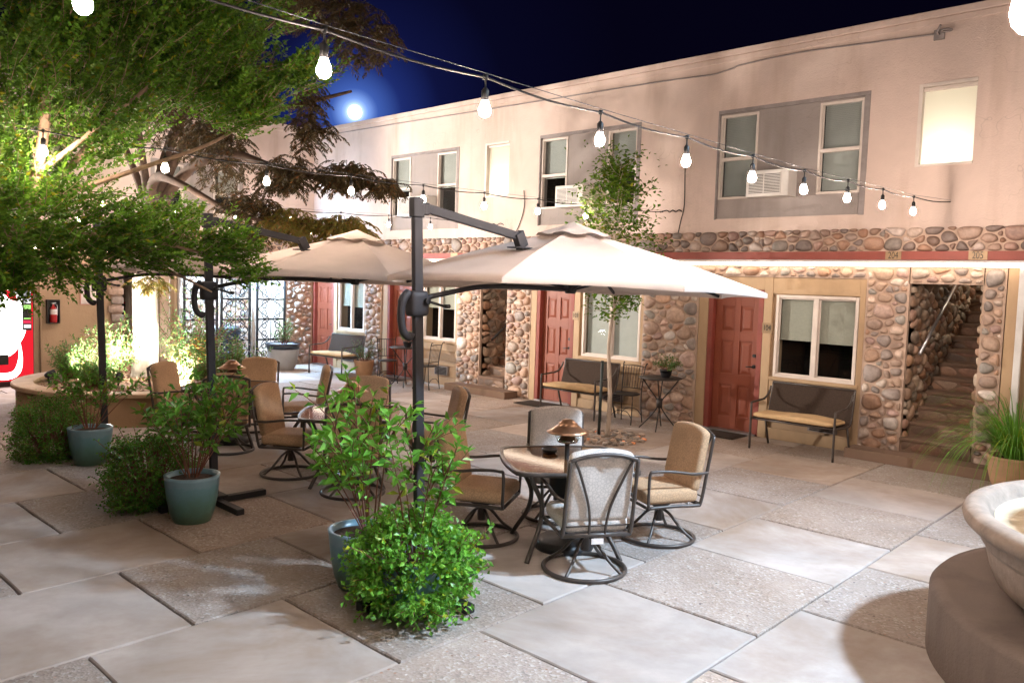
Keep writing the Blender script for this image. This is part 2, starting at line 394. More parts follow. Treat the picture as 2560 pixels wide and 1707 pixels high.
for i in range(len(cols) - 1):
    x1, x0 = cols[i], cols[i + 1]; c = i - 4
    y = (2.15 if c % 2 == 0 else 2.75) - 1.205 * 6; k = -6
    while y < 11.0:
        y1 = y + 1.205
        if y1 > -3.5: slab(x0, x1, y, min(y1, 11.05), k % 2 == 0)
        y = y1; k += 1
mb.build('paving', [MT['slabS'], MT['slabA']], kind='structure')
# ------------------------------------------------------------------ river-stone masonry
PAL = [(.48, .35, .27), (.58, .42, .32), (.42, .31, .25), (.38, .32, .29), (.31, .275, .255), (.66, .52, .43), (.74, .65, .57), (.50, .31, .21), (.58, .39, .28), (.50, .35, .31), (.80, .74, .69), (.35, .30, .275), (.52, .43, .37), (.62, .45, .38), (.38, .36, .33)]
def clip(poly, n, c):
    o = []
    for i in range(len(poly)):
        a = poly[i]; b = poly[(i + 1) % len(poly)]; da = a[0] * n[0] + a[1] * n[1] - c; db = b[0] * n[0] + b[1] * n[1] - c
        if da <= 0: o.append(a)
        if da * db < 0: t = da / (da - db); o.append((a[0] + (b[0] - a[0]) * t, a[1] + (b[1] - a[1]) * t))
    return o
def stones(mb, u0, u1, z0, z1, d0=0., rmin=.05, rmax=.12, asp=1.3, h=.05, gap=.012, mat=1, tint=(1, 1, 1), spill=.0):
    """packed rounded cobbles on the facade-local rectangle u0..u1, z0..z1, bulging towards -d"""
    W = (u1 - u0) / asp; H = z1 - z0; P = []; tries = 0
    while tries < 2600 and len(P) < 400:
        tries += 1
        r = rmin + (rmax - rmin) * rnd.random() ** 1.5
        if tries > 900: r = rmin * rnd.uniform(.6, 1.2)
        x = rnd.uniform(min(.5 * r, W / 2), max(W - .5 * r, W / 2)); y = rnd.uniform(min(.5 * r, H / 2), max(H - .5 * r, H / 2))
        if all((x - a) ** 2 + (y - b) ** 2 > (.88 * (r + q)) ** 2 for a, b, q in P): P.append((x, y, r))
    om = mb.mat; mb.mat = mat; old = mb.col
    for x, y, r in P:
        ww = .35 * r if spill else 0
        poly = [(-spill, -spill), (W + spill, -spill), (W + spill, H + spill), (-spill, H + spill)]
        poly = [(max(px, x - 2.0 * r) if px < x else min(px, x + 2.0 * r), max(py, y - 1.9 * r) if py < y else min(py, y + 1.9 * r)) for px, py in poly]
        for a, b, q in P:
            dx, dy = a - x, b - y; dd = dx * dx + dy * dy
            if dd == 0 or dd > (4 * (r + q)) ** 2: continue
            c = (a * a + b * b - q * q - x * x - y * y + r * r) / 2
            poly = clip(poly, (dx, dy), c)
            if len(poly) < 3: break
        if len(poly) < 3: continue
        for _ in range(2):
            poly = [t for i in range(len(poly)) for t in ((poly[i][0] * .75 + poly[(i + 1) % len(poly)][0] * .25, poly[i][1] * .75 + poly[(i + 1) % len(poly)][1] * .25), (poly[i][0] * .25 + poly[(i + 1) % len(poly)][0] * .75, poly[i][1] * .25 + poly[(i + 1) % len(poly)][1] * .75))]
        cx = sum(p[0] for p in poly) / len(poly); cy = sum(p[1] for p in poly) / len(poly)
        sz = sum(math.hypot(p[0] - cx, p[1] - cy) for p in poly) / len(poly)
        if sz < .012: continue
        k = max(.55, 1 - gap / sz); c = rnd.choice(PAL); b = rnd.uniform(.8, 1.15); mb.col = tuple(min(1, t * b * w_) for t, w_ in zip(c, tint))
        hh = min(h, sz * .75) * rnd.uniform(.75, 1.2); tx, ty = rnd.uniform(-.2, .2), rnd.uniform(-.2, .2); rows = []
        for s_, d in ((1.0, 0), (.97, .35), (.86, .68), (.62, .93), (.3, 1.03)):
            rows.append([mb.V((u0 + (cx + (p[0] - cx) * k * s_) * asp, d0 - hh * d * (1 + tx * (p[0] - cx) / sz * s_ + ty * (p[1] - cy) / sz * s_) + (.012 if d == 0 else 0), z0 + cy + (p[1] - cy) * k * s_)) for p in poly])
        n = len(poly)
        for a, b_ in zip(rows, rows[1:]):
            for i in range(n): j = (i + 1) % n; mb.F((a[i], a[j], b_[j], b_[i]), True)
        mb.F(rows[-1], True)
    mb.col = old; mb.mat = om
def wall_holes(mb, u0, u1, z0, z1, d0, d1, holes):
    us = sorted({u0, u1} | {t for h in holes for t in h[:2] if u0 < t < u1}); zs = sorted({z0, z1} | {t for h in holes for t in h[2:4] if z0 < t < z1})
    # merge cells of a column vertically so that seams stay few
    for a, b in zip(us, us[1:]):
        run = None
        for c, d in zip(zs, zs[1:]):
            mu, mz = (a + b) / 2, (c + d) / 2; hole = any(h[0] < mu < h[1] and h[2] < mz < h[3] for h in holes)
            if hole:
                if run: mb.box(a, b, d0, d1, run[0], run[1]); run = None
            else: run = (run[0], d) if run else (c, d)
        if run: mb.box(a, b, d0, d1, run[0], run[1])
FM = Matrix.Translation((0, 10.89, 0))                                         # street facade of the long building
FW = Matrix.Translation((-16.9, 0, 0)) @ Matrix.Rotation(R(90), 4, 'Z')        # facade of the wing, u = world Y
def nb(mx): m = MB(); m.M = mx; return m

def slide_window(root, mx, u0, u1, z0, z1, blind='roller', drop=.62):
    m = nb(mx); t = .042
    for a, b, c, d in ((u0, u0 + t, z0, z1), (u1 - t, u1, z0, z1), (u0 + t, u1 - t, z0, z0 + t), (u0 + t, u1 - t, z1 - t, z1)): m.box(a, b, -.015, .06, c, d)
    um = (u0 + u1) / 2
    m.box(um - .03, um + .03, -.005, .05, z0 + t, z1 - t)
    for a, b in ((u0 + t, um - .03), (um + .03, u1 - t)):
        o = .012 if a < um - .1 else .03
        m.box(a, a + .02, o, o + .025, z0 + t, z1 - t); m.box(b - .02, b, o, o + .025, z0 + t, z1 - t); m.box(a + .02, b - .02, o, o + .025, z0 + t, z0 + t + .02); m.box(a + .02, b - .02, o, o + .025, z1 - t - .02, z1 - t)
    w_ = m.build('window', MT['vinyl'], root, bevel=.004)
    g = nb(mx)
    for a, b, o in ((u0 + t + .021, um - .051, .025), (um + .051, u1 - t - .021, .042)): g.poly([(a, o, z0 + t + .021), (b, o, z0 + t + .021), (b, o, z1 - t - .021), (a, o, z1 - t - .021)])
    g.build('pane', MT['glass'], w_)
    b = nb(mx); zb = z1 - (z1 - z0) * drop
    if blind == 'roller':
        b.box(u0 + .05, um - .02, .085, .088, zb, z1 - .03); b.box(um + .01, u1 - .05, .085, .088, zb - .015, z1 - .03); b.box(u0 + .05, um - .02, .08, .095, zb - .02, zb - .001); b.box(um + .01, u1 - .05, .08, .095, zb - .036, zb - .016)
        b.build('blind', MT['blind'], w_)
    else:
        z = z1 - .05
        while z > z0 + .03:
            b.poly([(u0 + .05, .085, z), (u1 - .05, .085, z), (u1 - .05, .10, z + .026), (u0 + .05, .10, z + .026)]); z -= .0235
        b.build('blind', MT['slat'], w_)
    s = nb(mx); s.box(u0 - .05, u1 + .05, -.035, .04, z0 - .05, z0 - .001); s.build('sill', MT['trim'], w_, bevel=.006)
    return w_
def hung_window(root, mx, u0, u1, z0, z1, gap=True, half=True):
    m = nb(mx); t = .035; zm = (z0 + z1) / 2 - .03
    for a, b, c, d in ((u0, u0 + t, z0, z1), (u1 - t, u1, z0, z1), (u0 + t, u1 - t, z0, z0 + t), (u0 + t, u1 - t, z1 - t, z1), (u0 + t, u1 - t, zm - .025, zm + .025)): m.box(a, b, .0, .07, c, d)
    m.box(u0 + t, u0 + t + .014, .03, .06, z0 + t, z1 - t); m.box(u1 - t - .014, u1 - t, .03, .06, z0 + t, z1 - t)
    w_ = m.build('window', MT['vinyl'], root, bevel=.004)
    g = nb(mx)
    for c, d, o in ((z0 + t + .001, zm - .026, .04), (zm + .026, z1 - t - .001, .055)): g.poly([(u0 + t + .015, o, c), (u1 - t - .015, o, c), (u1 - t - .015, o, d), (u0 + t + .015, o, d)])
    g.build('pane', MT['glass'], w_)
    b = nb(mx); z = z1 - .05; lo = (zm - .02 if half else z0 + .04); ul = u0 + (.15 if gap else .04)
    while z > lo:
        b.poly([(ul, .10, z), (u1 - .04, .10, z), (u1 - .04, .115, z + .027), (ul, .115, z + .027)]); z -= .0245
    b.box(ul, u1 - .04, .098, .118, z, z + .014)
    b.build('blind', MT['slat'], w_)
def door(root, mx, u0, u1, z1=2.05, hand=1):
    m = nb(mx); t = .075
    m.box(u0 - t, u0, -.02, .13, 0, z1 + t); m.box(u1, u1 + t, -.02, .13, 0, z1 + t); m.box(u0, u1, -.02, .13, z1, z1 + t)
    m.build('door_frame', MT['red'], root, bevel=.006)
    m = nb(mx); d0 = .075; holes = []
    w_ = u1 - u0; cs = [(u0 + .11, u0 + w_ / 2 - .045), (u0 + w_ / 2 + .045, u1 - .11)]
    for a, b in cs:
        for c, d in ((.22, .70), (.86, 1.36), (1.50, 1.72 if False else 1.88)): holes.append((a, b, c, d))
    wall_holes(m, u0 + .003, u1 - .003, .03, z1 - .004, d0, d0 + .02, holes); m.box(u0 + .003, u1 - .003, d0 + .02, d0 + .045, .03, z1 - .004)
    for a, b, c, d in holes:
        g = .022; q = [(a + g, d0 + .019, c + g), (b - g, d0 + .019, c + g), (b - g, d0 + .019, d - g), (a + g, d0 + .019, d - g)]; k = .035
        p = [(a + k + g, d0 + .006, c + k + g), (b - k - g, d0 + .006, c + k + g), (b - k - g, d0 + .006, d - k - g), (a + k + g, d0 + .006, d - k - g)]
        for i in range(4): j = (i + 1) % 4; m.poly([q[i], q[j], p[j], p[i]])
        m.poly(p)
    dr = m.build('door', MT['door'], root, bevel=.003)
    h = nb(mx); ux = u1 - .07 if hand > 0 else u0 + .07
    h.tube([(ux, d0, 1.0), (ux, d0 - .02, 1.0)], .028, 14); h.tube([(ux, d0 - .02, 1.0), (ux, d0 - .05, 1.0), (ux - .10 * hand, d0 - .052, .995)], .009, 8)
    h.build('handle', MT['black'], dr); h = nb(mx); h.tube([(ux, d0, 1.16), (ux, d0 - .022, 1.16)], .026, 14); h.build('deadbolt', MT['black'], dr)
    s = nb(mx); s.box(u0 - .05, u1 + .05, -.05, .12, .005, .028); s.build('threshold', MT['steel'], dr)
def staircase(root, mx, u0, u1, rail_col, flip=False):
    m = nb(mx); m.mat = 0; n = 14; rs, rn = .178, .275
    m.box(u0 - .55, u1 + .38, -.42, -.075, -.02, .125)             # the broad bottom step in front of the piers
    for i in range(n):
        z = .125 + rs * i; d = -.07 + rn * i
        m.box(u0 + .002, u1 - .002, d + .02, d + rn + .03, z - .12 if i else -.02, z + rs - .035); m.box(u0 + .002, u1 - .002, d, d + rn + .025, z + rs - .035, z + rs)
        stones(m, u0 + .02, u1 - .02, z + .005, z + rs - .04, d + .024, .05, .09, 2.4, .009, .004, 1, (.5, .38, .3))
    m.build('staircase', [MT['step'], MT['stone']], root, bevel=.008)
    for q, (tr, sg) in enumerate((((u0, 1)), ((u1, -1)))):
        s = MB(); s.M = mx @ Matrix.Translation((tr, 0, 0)) @ Matrix.Rotation(R(90 * sg), 4, 'Z'); lo, hi = (0.02, 3.6) if sg > 0 else (-3.6, -.02)
        s.mat = 0; s.box(lo, hi, .0, .2, 0, 3.4); stones(s, lo, hi, .05, 3.0, .0, .045, .085, 1.25, .05, .01, 1, (.8, .72, .62)); s.build('stair_side_wall', [MT['mortar'], MT['stone']], root)
    pl = bpy.data.lights.new('stair_lamp', 'POINT'); pl.energy = 26; pl.color = (1, .93, .74); pl.shadow_soft_size = .08
    po = bpy.data.objects.new('stair_lamp', pl); C.objects.link(po); po.location = mx @ Vector((u1 - .2, 2.5, 3.25))
    b = nb(mx); b.box(u0 - .2, u1 + .2, 3.65, 3.8, 0, 3.5); b.box(u0 - .2, u1 + .2, .25, 3.8, 3.4, 3.5); b.build('stairwell_wall', MT['mortar'], root)

# ------------------------------------------------------------------ the long motel building
B = thing('motel_building', 'long two-storey beige motel block with river-stone piers and red doors', 'building', (-9, 10.89, 0))
UN = [(-6.07, -5.34, -5.08, -3.93), (-9.53, -8.82, -8.56, -7.37), (-13.87, -13.12, -12.76, -11.76), (-16.80, -16.06, -15.80, -14.80)]
holes = [(-3.31, -2.49, -.1, 2.262), (-11.05, -10.35, -.1, 2.262)]
for a, b, c, d in UN: holes += [(a - .02, b + .02, -.1, 2.07), (c, d, .90, 2.065)]
m = nb(FM); wall_holes(m, -18.6, 3.0, -.03, 2.66, .03, .25, holes); m.build('lower_wall', MT['lower'], B)
# upper wall with grey window panels
PN = [(-6.13, -3.96), (-9.67, -7.52), (-13.93, -11.80)]; LIT = [(-3.36, -2.71), (-11.06, -10.43)]
uh = [(a, b, 3.16, 4.74) for a, b in PN] + [(a, b, 3.72, 4.74) for a, b in LIT]
m = nb(FM); wall_holes(m, -18.6, 3.2, 2.66, 5.52, 0, .22, uh); m.build('upper_wall', MT['upper'], B)
m = nb(FM); m.box(-18.6, 3.25, -.05, .3, 5.521, 5.61); m.box(-18.6, 3.22, -.022, -.001, 5.44, 5.519); m.build('parapet', MT['upper'], B, bevel=.012)
m = nb(FM); m.box(-18.6, 3.2, .3, 9, 5.45, 5.50); m.build('roof', MT['greytrim'], B)
m = nb(FM); m.mat = 0; m.box(-16.85, 3.1, -.045, -.002, 2.662, 2.93); x = -16.85
while x < 2.9: stones(m, x, x + 1.65, 2.672, 2.965, -.045, .05, .135, 1.3, .06, .009, 1, (.66, .6, .58), .01); x += 1.65
m.build('stone_band', [MT['mortar'], MT['stone']], B)
m = nb(FM); m.box(-16.72, 3.1, -.20, -.003, 2.552, 2.66); m.build('beam', MT['red'], B, bevel=.006)
def pier(u0, u1, z0=0, z1=2.47, d=-.03, r=(.05, .14)):
    p = nb(FM); p.mat = 0; p.box(u0, u1, d, .028, z0, z1); stones(p, u0 + .01, u1 - .01, max(z0, .01), z1, d, r[0], r[1], 1.3, .06, .011); p.build('stone_pier', [MT['mortar'], MT['stone']], B)
for a, b in ((-3.84, -3.312), (-2.488, -2.245), (-7.31, -6.31), (-10.348, -9.745), (-11.70, -11.052), (-14.75, -14.16)): pier(a, b)
m = nb(FM)
m.mat = 0; m.box(-3.324, -2.476, -.03, .2, 2.262, 2.47); stones(m, -3.32, -2.48, 2.27, 2.47, -.03, .05, .1, 1.7, .05); m.mat = 0; m.box(-11.064, -10.336, -.03, .2, 2.262, 2.47); stones(m, -11.06, -10.34, 2.27, 2.47, -.03, .05, .1, 1.7, .05)
for a, b in ((-6.305, -3.845), (-9.74, -7.315), (-14.155, -11.705), (-17.0, -14.755)): m.mat = 0; m.box(a, b, -.02, .029, 2.31, 2.47); stones(m, a, b, 2.315, 2.47, -.02, .05, .09, 1.7, .05)
m.build('stone_frieze', [MT['mortar'], MT['stone']], B)
m = nb(FM)
for a, b, c, d in UN:
    ln = a - .235
    for q in ((ln, a - .08, -.022, .029, 0, 2.305), (b + .08, c - .055, -.022, .029, 0, 2.305), (d + .01, d + .085, -.022, .029, 0, 2.305),
              (a - .079, b + .079, -.015, .029, 2.128, 2.305), (c - .054, d + .009, -.015, .029, 2.075, 2.305), (c - .054, d + .009, -.012, .029, .70, .845), (c - .054, d + .009, -.008, .029, 0, .16), (c - .054, d + .009, -.010, .029, .40, .48)):
        m = nb(FM); m.box(*q); m.build('trim_board', MT['trim'], B, bevel=.005)
m = nb(FM); m.box(-2.235, -2.08, -.03, .029, 0, 2.49); m.build('trim_board', MT['trim'], B, bevel=.005)
for i, (a, b, c, d) in enumerate(UN):
    door(B, FM, a, b); slide_window(B, FM, c, d, .90, 2.065, 'slats' if i == 1 else 'roller', (.53, 1, .42, .5)[i])
    v = nb(FM); um = (c + d) / 2 + (.18, .1, .1, -.1)[i]
    v.mat = 0; v.box(um - .2, um + .2, -.02, .02, .20, .38); v.mat = 1
    for k in range(6): v.box(um - .17, um + .17, -.026, -.021, .215 + k * .026, .231 + k * .026)
    v.build('vent_grille', [MT['greytrim'], MT['dark']], B)
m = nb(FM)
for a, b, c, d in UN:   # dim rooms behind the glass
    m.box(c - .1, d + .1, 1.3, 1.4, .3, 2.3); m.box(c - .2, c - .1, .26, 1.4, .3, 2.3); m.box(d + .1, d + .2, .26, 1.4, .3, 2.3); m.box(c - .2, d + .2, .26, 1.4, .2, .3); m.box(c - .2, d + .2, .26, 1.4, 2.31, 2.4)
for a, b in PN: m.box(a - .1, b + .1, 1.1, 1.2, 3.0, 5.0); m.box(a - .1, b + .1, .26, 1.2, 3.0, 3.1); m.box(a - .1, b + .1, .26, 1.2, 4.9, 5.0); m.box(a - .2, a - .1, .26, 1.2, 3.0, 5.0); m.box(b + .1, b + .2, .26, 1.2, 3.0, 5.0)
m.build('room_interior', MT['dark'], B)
staircase(B, FM, -3.31, -2.49, 'steel'); staircase(B, FM, -11.05, -10.35, 'black')
for i, (a, b) in enumerate(PN):
    w1 = (a + .02, a + .62); w2 = (b - .66, b - .07); hl = [(w1[0], w1[1], 3.45, 4.68), (w2[0], w2[1], 3.45, 4.68)]
    m = nb(FM); wall_holes(m, a + .001, b - .001, 3.161, 4.739, .035, .2, hl); m.build('grey_panel', MT['grey'], B)
    m = nb(FM); t = .075; m.box(a - .01, b + .01, -.008, .034, 4.70, 4.75)
    m.box(b - .065, b + .01, -.008, .034, 3.15, 4.70); m.box(a - .01, a + .018, -.008, .034, 3.15, 4.70); m.build('panel_border', MT['greytrim'], B, bevel=.004)
    mx = FM @ Matrix.Translation((0, .02, 0))
    hung_window(B, mx, *w1, 3.45, 4.68, False, i > 0); hung_window(B, mx, *w2, 3.45, 4.68, False, i > 0)
LM = bpy.data.materials.new('frosted_lit_glass'); LM.use_nodes = True; N = LM.node_tree.nodes; L = LM.node_tree.links; N.clear()
tr = N.new('ShaderNodeBsdfTranslucent'); tr.inputs[0].default_value = (.9, .88, .76, 1); df = N.new('ShaderNodeBsdfDiffuse'); df.inputs[0].default_value = (.8, .78, .7, 1)
mx_ = N.new('ShaderNodeMixShader'); mx_.inputs[0].default_value = .35; L.new(tr.outputs[0], mx_.inputs[1]); L.new(df.outputs[0], mx_.inputs[2]); o_ = N.new('ShaderNodeOutputMaterial'); L.new(mx_.outputs[0], o_.inputs[0])
roomw = M('pale_bathroom_paint', (.75, .73, .66), .8, var=.03)
for a, b in LIT:
    m = nb(FM); t = .045; m.box(a, a + t, -.012, .10, 3.72, 4.74); m.box(a + t, b, -.012, .10, 4.70, 4.74); m.box(a + t, b, .03, .10, 4.655, 4.695); m.box(a + t, b, -.02, .10, 3.72, 3.75); m.box(b - .012, b, .03, .10, 3.75, 4.65)
    w_ = m.build('window', MT['vinyl'], B, bevel=.003)
    g = nb(FM); g.poly([(a + t, .075, 3.751), (b - .012, .075, 3.751), (b - .012, .075, 4.654), (a + t, .075, 4.654)]); g.build('pane', LM, w_)
    r = nb(FM); x0, x1 = a - .05, b + .05; r.box(x0, x1, .9, .95, 3.3, 4.9); r.box(x0 - .05, x0, .225, .95, 3.3, 4.9); r.box(x1, x1 + .05, .225, .95, 3.3, 4.9); r.box(x0, x1, .225, .9, 3.25, 3.3); r.box(x0, x1, .225, .9, 4.9, 4.95); r.build('lit_room', roomw, w_)
    pl = bpy.data.lights.new('bathroom_lamp', 'POINT'); pl.energy = 15; pl.color = (1, .97, .90); pl.shadow_soft_size = .08
    po = bpy.data.objects.new('bathroom_lamp', pl); C.objects.link(po); po.location = FM @ Vector(((a + b) / 2 + .02, .42, 3.80))

# ------------------------------------------------------------------ the wing across the far end
WG = thing('motel_wing', 'far beige motel wing closing the courtyard behind the trees', 'building', (-16.9, 3, 0))
m = nb(FW); wall_holes(m, -7, 10.86, -.03, 2.66, .0, .22, [(6.42, 7.50, -.1, 2.2), (7.60, 10.12, -.1, 2.3)]); m.build('lower_wall', MT['lower'], WG)
m = nb(FW); wall_holes(m, -7, 10.885, 2.66, 5.52, 0.0, .22, [(7.0, 9.07, 3.12, 4.45), (3.3, 5.3, 3.12, 4.45)]); m.build('upper_wall', MT['upper'], WG)
m = nb(FW); m.box(-7, 10.835, -.05, .3, 5.521, 5.61); m.box(-7, 10.83, -.022, -.001, 5.44, 5.519); m.build('parapet', MT['upper'], WG, bevel=.012)
m = nb(FW); m.mat = 0; m.box(-7, 10.84, -.045, -.002, 2.662, 2.90)
for k in range(6): stones(m, 2 + k * 1.45, 3.45 + k * 1.45, 2.67, 2.93, -.045, .055, .115, 1.45, .055, .009, 1, (.82, .8, .8), .01)
m.build('stone_band', [MT['mortar'], MT['stone']], WG)
m = nb(FW); m.box(-7, 10.68, -.20, -.003, 2.552, 2.66); m.build('beam', MT['red'], WG, bevel=.006)
for a, b in ((7.0, 9.07), (3.3, 5.3)):
    m = nb(FW); hl = [(a + .1, a + .7, 3.4, 4.38), (b - .7, b - .1, 3.4, 4.38)]; wall_holes(m, a + .001, b - .001, 3.121, 4.449, .035, .2, hl); m.build('grey_panel', MT['grey'], WG)
    for h in hl: hung_window(WG, FW @ Matrix.Translation((0, .02, 0)), *h, True, True)
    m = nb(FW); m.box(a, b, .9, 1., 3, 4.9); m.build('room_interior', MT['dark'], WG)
m = nb(FW); m.mat = 0; m.box(10.14, 10.855, -.03, -.002, 0, 2.5); stones(m, 10.15, 10.84, .02, 2.45, -.03, .05, .1, 1.2, .06); m.build('stone_pier', [MT['mortar'], MT['stone']], WG); m = nb(FW)
m.box(6.22, 6.40, -.03, -.002, 0, 2.45)
for k in range(13): m.mat = 1; m.col = rnd.choice(PAL[:4]); m.rbox((.24 + .06 * (k % 2), .06, .15), .028, 4, c=(6.32 - .03 * (k % 2), -.045, .09 + k * .178))
m.mat = 0; m.col = (1, 1, 1)
m.build('stone_pier', [MT['mortar'], MT['stone']], WG)
# breezeway behind the gates: stone-lined passage with a cool ceiling lamp
m = nb(FW); m.mat = 0; m.box(7.3, 10.5, 1.9, 2.1, -.02, 2.6)
for k in range(3): stones(m, 7.35 + k * 1.05, 8.4 + k * 1.05, .02, 2.45, 1.9, .055, .10, 1.1, .06, .013)
m.mat = 0; m.box(7.3, 7.5, .24, 1.88, -.02, 2.6); m.box(10.3, 10.5, .24, 1.88, -.02, 2.6); m.box(7.51, 10.29, .24, 1.88, 2.5, 2.6); m.box(7.51, 10.29, 0.01, 1.88, -.03, .0)
m.build('breezeway', [MT['mortar'], MT['stone']], WG)
m = nb(FW); m.box(6.1, 6.2, .24, 6, -.02, 2.4); m.box(7.1 + .52, 7.1 + .56, 2.2, 6, -.02, 2.4); m.box(6.1, 7.7, .24, 6, 2.3, 2.4); m.build('passage', MT['lower'], WG)
m = nb(FM); m.box(-18.6, -17.12, -.03, .028, 0, 2.47); m.build('corner_wall', MT['lower'], B)
# ------------------------------------------------------------------ light strips under the beam
LEDW = EM('led_diffuser', (1, .79, .60), 7)
def strip(name, mx, u0, u1, label):
    m = nb(mx); m.box(u0, u1, -.165, -.085, 2.519, 2.551); r = thing(name, label, 'light strip', tuple((mx @ Vector(((u0 + u1) / 2, -.12, 2.55)))), 'light strips under the red beam')
    m.build('housing', MT['white'], r)
    m = nb(mx); m.box(u0 + .01, u1 - .01, -.16, -.09, 2.472, 2.5185); m.build('diffuser', LEDW, r, bevel=.01)
strip('led_strip', FM, -16.6, 2.9, 'long glowing white light strip under the red beam of the long block')
strip('led_strip', FW, -6.5, 10.6, 'glowing light strip under the red beam of the far wing')

# number plates
def plate(loc, txt, label, size=.1, w=.2, h=.15, dark=True):
    r = thing('number_plate', label, 'number plate', loc, 'room number plates'); m = MB(); m.box(loc[0] - w / 2, loc[0] + w / 2, loc[1] - .006, loc[1], loc[2] - h / 2, loc[2] + h / 2)
    m.build('plate', MT['plate'], r, bevel=.002)
    if txt:
        cu = bpy.data.curves.new('lettering', 'FONT'); cu.body = txt; cu.size = size; cu.align_x = 'CENTER'; cu.align_y = 'CENTER'; cu.extrude = .0012
        tmp = bpy.data.objects.new('tmp', cu); C.objects.link(tmp); bpy.context.view_layer.update(); me = bpy.data.meshes.new_from_object(tmp.evaluated_get(bpy.context.evaluated_depsgraph_get())); bpy.data.objects.remove(tmp); me.materials.clear(); me.materials.append(MT['ink'])
        o = bpy.data.objects.new('lettering', me); C.objects.link(o); o.parent = r; o.location = (0, -.008, 0); o.rotation_euler = (R(90), 0, 0); o.scale = (.78, 1.15, 1)
plate((-3.48, 10.688, 2.606), '204', 'brass number plate reading 204 on the red beam', .105, .19, .105)
plate((-2.53, 10.688, 2.606), '205', 'worn pale number plate reading 205 on the red beam', .105, .2, .105)
plate((-5.19, 10.866, 1.585), '104', 'small number plate reading 104 beside the nearest red door', .10, .15, .15)
plate((-8.70, 10.866, 1.585), '103', 'small number plate reading 103 beside the red door behind the bench', .10, .13, .15)
plate((-11.65, 10.688, 2.61), '', 'blank grey plate on the red beam behind the umbrella pole', .1, .2, .11)

# roof-line cable with its old lamp bracket
m = MB(); P = [(-16.6, 5.44), (-14.25, 5.418), (-11, 5.375), (-7.5, 5.335), (-6.6, 5.31), (-6.26, 5.30), (-5.95, 5.34), (-5.77, 5.372), (-4.87, 5.396), (-4, 5.36), (-3.19, 5.325)]
m.tube(crom([(x, 10.872, z) for x, z in P], 5), .011, 6)
cb = thing('roof_cable', 'thin cable running along the upper wall below the parapet', 'cable', (-9, 10.872, 5.35)); m.build('cable', MT['greytrim'], cb)
m = MB(); m.tube([(-3.17, 10.88, 5.31), (-3.17, 10.78, 5.32), (-3.12, 10.72, 5.38)], .014, 8); m.ring((-3.07, 10.80, 5.33), .055, .012, 18, 6); m.cbox((-3.17, 10.87, 5.31), (.12, .035, .12)); m.build('bracket', MT['greytrim'], cb)
def lead(pts, lab):
    m = MB(); m.tube(crom(pts, 4), .0075, 6); o = m.build('power_lead', MT['cable']); tag(o, lab, 'cable', 'power leads on the wall')
lead([(-7.05, 10.83, 3.29)] + [(-7.0 + .055 * i, 10.845, 3.30 + (.018 if i % 2 else -.012)) for i in range(1, 7)], 'short wavy black lead beside the slender tree crown on the upper wall')
lead([(-11.3, 10.84, 3.27)] + [(-11.2 + .09 * i, 10.845, 3.20 + (.02 if i % 2 else -.012)) for i in range(1, 9)], 'wavy black lead on the upper wall above the middle staircase')
lead([(-6.66, 10.872, 4.4), (-6.665, 10.872, 3.9), (-6.65, 10.872, 3.4), (-6.70, 10.872, 3.15), (-6.74, 10.872, 2.95)], 'thin vertical wire down the wall beside the nearest grey window panel')
lead([(-10.02, 10.872, 3.8), (-10.0, 10.872, 3.5), (-10.1, 10.872, 3.2), (-10.25, 10.872, 2.96)], 'thin crooked wire down the wall left of the middle grey panel')

# downspout at the corner post
dp = thing('downspout', 'white rain downspout with kicked elbow beside the right stone staircase', 'downspout', (-2.10, 10.7, 0))
m = MB(); m.bar((-2.07, 10.79, 2.47), (-2.07, 10.81, .2), .075, .055, (0, 1, 0)); m.build('pipe', MT['white'], dp, bevel=.01)
m = MB(); m.bar((-2.07, 10.81, .23), (-2.10, 10.60, .06), .078, .06, (0, 1, 0)); m.build('elbow', MT['white'], dp, bevel=.01)

def rail(pts, mat, lab):
    r = thing('handrail', lab, 'handrail', pts[0]); m = MB(); m.tube(pts, .021, 10); m.build('tube', mat, r)
    m = MB()
    for t in (.12, .8): p = Vector(pts[0]).lerp(Vector(pts[-1]), t); m.tube([p, p + Vector((-.07, 0, -.05))], .01, 6); 
    m.build('bracket', mat, r)
rail([(-3.19, 11.02, 1.37), (-3.19, 12.55, 2.36)], MT['steel'], 'shiny steel handrail on the cobble wall of the right staircase')
rail([(-10.95, 11.1, 1.0), (-10.95, 12.5, 1.95)], MT['black'], 'black handrail on the cobble wall of the middle staircase')

# window air conditioners
def aircon(x0, x1, z0, z1, lab):
    r = thing('air_conditioner', lab, 'air conditioner', ((x0 + x1) / 2, 10.8, z0), 'air conditioners in the grey window panels'); xr = x1 - .09
    m = MB(); m.box(x0, x1, 10.66, 10.93, z0, z1); m.build('casing', MT['acw'], r, bevel=.012)
    m = MB()
    k = 0; z = z0 + .05
    while z < z1 - .05:
        m.mat = 1; m.box(x0 + .05, (x0 + xr) / 2 - .008, 10.651, 10.659, z, z + .008); m.box((x0 + xr) / 2 + .008, xr - .03, 10.651, 10.659, z, z + .008); z += .021
    m.mat = 0; m.box(x0 + .04, xr - .02, 10.655, 10.6598, z0 + .035, z1 - .035); m.build('grille', [MT['acw'], MT['dark']], r)
aircon(-5.53, -4.90, 3.43, 3.80, 'white louvred air conditioner between the nearest pair of upper windows')
aircon(-9.09, -8.48, 3.43, 3.80, 'white louvred air conditioner behind the slender tree crown')
aircon(-13.42, -12.50, 3.42, 3.82, 'white air conditioner in the grey panel behind the umbrella pole top')

